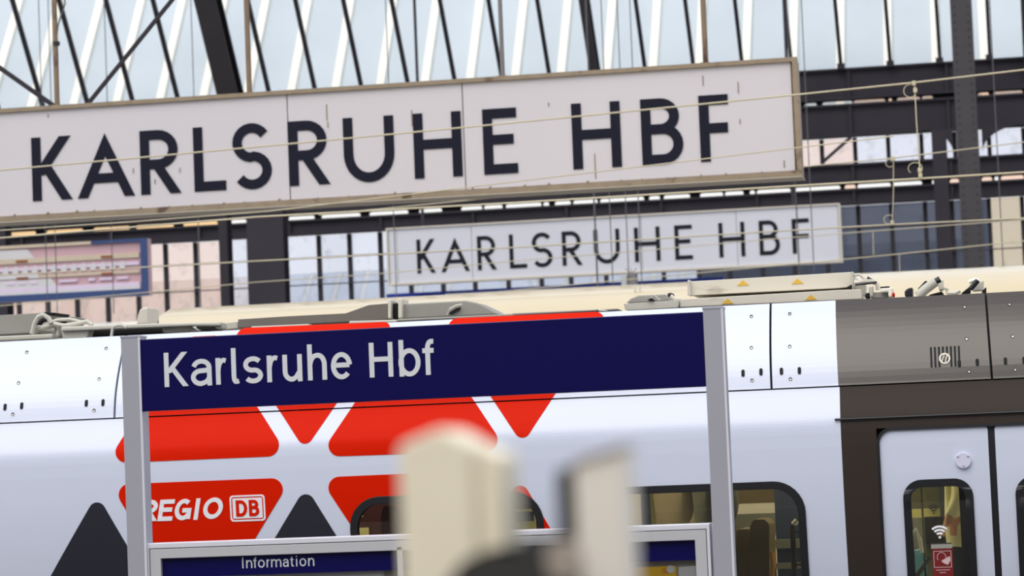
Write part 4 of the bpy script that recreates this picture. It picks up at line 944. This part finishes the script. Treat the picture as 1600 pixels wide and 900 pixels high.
# turquoise bag on the lobby cabinet edge
bg_ = thing('shoulder_bag', 'pale turquoise bag low behind the left of the door window', 'bag', (A_(1434, 905, .55).x, YT+.6, FL))
lp = rounded(pxloop([(1416,930),(1446,930),(1448,880),(1444,864),(1437,858),(1428,861),(1419,857),(1412,870)], YT+.5), .012, 3)
MB().prism([(x, z) for x, z in lp], YT+.5, YT+.62).build('body', 'turquoise', bg_, .02, True)
MB().tube([A_(1421, 862, .49), A_(1424, 838, .49), A_(1431, 826, .49), A_(1437, 842, .49), A_(1441, 864, .49)], .012, 8).build('strap', 'paper', bg_)
MB().prism(pxloop([(1428,900),(1452,868),(1455,872),(1434,904)], YT+.47), YT+.47, YT+.485).build('sash', 'coat_olive', bg_)
MB().box(A_(1416,930,.5).x, A_(1446,930,.5).x, YT+.5, YT+.62, FL, A_(1430,930,.5).z).build('lower_pouch', 'turquoise', bg_)

# ------------------------------------------------------------------ platform name sign and showcase
YS = 11.5
sgn = thing('platform_name_sign', 'dark blue platform sign reading Karlsruhe Hbf between two grey metal posts', 'sign', (at(660,600,YS).x, YS, 0))
zst = (at(218,530,YS).z+at(1097,487.5,YS).z)/2; zsb = (at(222,642.5,YS).z+at(1102,604.5,YS).z)/2
px0, px1 = at(190.5,600,YS).x, at(220,600,YS).x; qx0, qx1 = at(1103,600,YS).x, at(1134,600,YS).x
for x0_, x1_ in ((px0, px1), (qx0, qx1)):
    po = MB().box(x0_, x1_, YS, YS+.10, 0, zst+.012).build('post', 'metal', sgn, .004)
    MB().box(x1_-.007, x1_+.002, YS-.002, YS+.004, 0, zst+.010).build('edge_strip', 'metal_edge', po)
    MB().box(x0_-.002, x1_+.002, YS-.002, YS+.102, zst+.010, zst+.018).build('post_cap', 'metal', po)
MB().box(px1+.001, qx0-.001, YS+.002, YS+.045, zsb, zst).build('panel', 'sign_blue', sgn, .003)
xh = .775
zb0, zc0 = at(470, 595, YS).z, at(470, 541, YS).z; SWL = .0205
LB = [('K',257.5,296.5,603,0,1),('a',299,332.5,602,-.012,xh),('r',338,357,600,0,xh),('l',362.5,377,598,-.005,1.04),('s',381,411.5,597,-.012,xh),('r',418,437.5,596,0,xh),('u',442.5,473,595,-.012,xh),('h',481.5,511.5,593,0,1.04),('e',518,551,592,-.012,xh),('H',578,615,588,0,1),('b',624.5,658,587,-.012,1.04),('f',659.5,682,586,0,1.04)]
write(LB, YS+.0015, zb0, zc0, SWL, .002, 'sign_letter', sgn)

case = thing('information_showcase', 'grey metal information showcase with dark blue header between the sign posts', 'showcase', (at(660,850,YS).x, YS+.03, 0))
cx0, cx1 = at(231,880,YS+.03).x, at(1111,860,YS+.03).x; cz1 = (at(231,851,YS).z+at(1108,816.5,YS).z)/2; cz0 = cz1-1.25; YK = YS+.03
def ring(x0, x1, z0, z1, wd, y0, y1, m, name, wt=None, wl=None):
    wt = wt or wd; return MB().prism([(x0,z0),(x1,z0),(x1,z1),(x0,z1)], y0, y1, [[(x0+wd,z0+wd),(x1-wd,z0+wd),(x1-wd,z1-wt),(x0+wd,z1-wt)]]).build(name, m, case, .002)
ring(cx0, cx1, cz0, cz1, .013, YK-.02, YK+.10, 'metal_edge', 'outer_frame', .022)
ring(cx0+.013, cx1-.013, cz0+.013, cz1-.022, .003, YK-.012, YK+.05, 'gap_black', 'frame_joint')
ring(cx0+.016, cx1-.016, cz0+.016, cz1-.025, .047, YK-.018, YK+.03, 'metal_frame', 'door_frame', .041)
hx0, hx1, hz1 = cx0+.063, cx1-.063, cz1-.066
hm = at(626, 870, YK).x
MB().box(hm-.012, hm+.012, YK-.018, YK+.03, cz0+.05, cz1-.05).build('door_mullion', 'metal_frame', case, .002)
hz0 = hz1-.083
MB().box(hx0, hm-.012, YK+.004, YK+.02, hz0, hz1).build('header', 'sign_blue', case); MB().box(hm+.012, hx1, YK+.004, YK+.02, hz0, hz1).build('header', 'sign_blue', case)
MB().box(hx0, hx1, YK+.04, YK+.06, cz0+.05, hz1).build('back_board', 'felt', case)
MB().box(hx0, hx1, YK+.024, YK+.027, cz0+.06, hz0).build('glass_door', 'case_glass', case)
for x in (hx0, hx1): MB().box(x-.002, x+.002, YK+.02, YK+.06, cz0+.05, hz1).build('inner_cheek', 'gap_black', case)
zi = at(437, 886, YK).z; sz = .048
INF = [('I',376,379.5,1.36),('n',383,392.5,1),('f',394,400,1.36),('o',401.5,412,1),('r',415,420.5,1),('m',422,438,1),('a',440.5,449.5,1),('t',451.5,458,1.25),('i',460,464,1.36),('o',466.5,477,1),('n',480,489.5,1)]
for ch, a, b, hf in INF:
    a2, b2 = at(a+1.5,885,YK).x, at(b+1.5,885,YK).x
    if ch == 'i': c_ = (a2+b2)/2; a2, b2 = c_-.0026, c_+.0026
    if ch == 'I': c_ = (a2+b2)/2; a2, b2 = c_-.0026, c_+.0026
    glyph_mesh(ch, a2, b2, zi, zi+.034*hf, .0052, YK+.004, .002).build('letter', 'sign_letter', case)
# papers inside the showcase
yp = YK+.032
o = MB().prism(pxloop([(905,900),(912,892),(960,890),(1000,886),(1020,885.5),(1050,884),(1057,884),(1058,1010),(905,1016)], yp), yp, yp+.002).build('timetable_sheet', 'paper_yellow')
tag(o, 'yellow timetable sheet in the showcase under the blue header', 'poster')
for k in range(3): c_ = at(1036+k*4.2, 892, yp); MB().prism(rrect(c_.x-.0045, c_.x+.0045, c_.z-.010, c_.z+.010, .002, 2), yp-.001, yp, [rrect(c_.x-.003, c_.x+.003, c_.z-.0085, c_.z+.0085, .001, 2)]).build('print_mark', 'red_print', o)
c_ = at(1048, 889.5, yp); tag(MB().prism(arc(c_.x, c_.z, .0165, .0165, 0, 345, 23), yp-.004, yp-.001).build('round_magnet', 'paper', None, .003), 'round off-white magnet on the yellow timetable', 'magnet')
tag(MB().prism(pxloop([(1060,886),(1088,884),(1088,1010),(1060,1012)], yp), yp, yp+.002).build('notice_sheet', 'paper'), 'white notice sheet right of the yellow timetable', 'poster')
tag(MB().prism(pxloop([(252,899),(600,885),(600,1015),(252,1025)], yp), yp, yp+.002).build('notice_sheet', 'paper'), 'pale notice sheet under the word Information', 'poster')

# ------------------------------------------------------------------ blurred posts close to the camera
YG = 1.75
def fg_loop(pts): return pxloop(pts, YG)
t = thing('wooden_post', 'blurred cream post with a pointed top in the foreground', 'post', (at(705,880,YG).x, YG+.03, 0))
b0, b1 = at(624,800,YG).x, at(786,800,YG).x; zp = at(680,668,YG).z; zsL, zsR = at(628,697,YG).z, at(775,702,YG).z; xpk = at(690,668,YG).x
MB().prism([(b0, 0), (b1-.018, 0), (b1-.018, zsR+.004), (xpk, zp), (b0, zsL)], YG, YG+.07).build('shaft', 'fg_cream', t, .004)
MB().prism([(b1-.018, 0), (b1, 0), (b1, zsR-.004), (b1-.018, zsR+.004)], YG+.006, YG+.066).build('side_strip', 'fg_cream', t, .003)
t = thing('barrier_post', 'blurred beige post with a dark left side in the foreground', 'post', (at(925,880,YG).x, YG+.03, 0))
x0_, x1_, x2_ = at(868,800,YG).x, at(899,800,YG).x, at(979,800,YG).x
MB().prism([(x1_, 0), (x2_, 0), (x2_, at(972,699,YG).z), (x1_, at(897,724,YG).z)], YG, YG+.05).build('face', 'fg_beige', t, .003)
MB().prism([(x1_-.001, at(897,726,YG).z), (x2_+.001, at(972,701,YG).z), (x2_+.001, at(972,694,YG).z), (x1_-.001, at(897,719,YG).z)], YG-.003, YG+.053).build('cap', 'fg_knob', t, .002)
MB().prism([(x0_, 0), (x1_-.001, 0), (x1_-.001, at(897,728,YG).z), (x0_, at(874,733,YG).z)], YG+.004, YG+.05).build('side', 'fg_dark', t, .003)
t = thing('dark_bracket', 'blurred dark bracket with a pale knob between the two foreground posts', 'bracket', (at(810,900,YG).x, YG-.06, 0))
MB().prism(rounded(fg_loop([(720,1000),(905,1000),(905,868),(880,838),(800,852),(765,868),(738,905)]), .008, 4), YG-.09, YG-.012).build('body', 'fg_dark', t, .006, True)
c_ = at(884, 876, YG-.09); MB().prism(arc(c_.x, c_.z, .011, .012, 0, 340, 17), YG-.10, YG-.088).build('knob', 'fg_knob', t, .003)
MB().box(at(775,900,YG).x, at(850,900,YG).x, YG-.08, YG-.03, 0, at(800,990,YG).z+.01).build('stem', 'fg_dark', t)

# ------------------------------------------------------------------ groups of repeats
for o in list(col.objects):
    g = {'hanging_cable': 'thin cables hanging in the hall', 'steel_girder': 'girders across the back wall', 'steel_column': 'columns of the back wall', 'roof_rib': 'main ribs of the glazed roof', 'overhead_line': 'overhead lines above the tracks', 'station_name_sign': 'hanging enamel station name signs', 'notice_sheet': 'sheets in the showcase', 'arch_bracket': 'curved brackets of the riveted column', 'person': 'passengers inside the train'}.get(o.name.split('.')[0])
    if g and o.parent is None: o['group'] = g
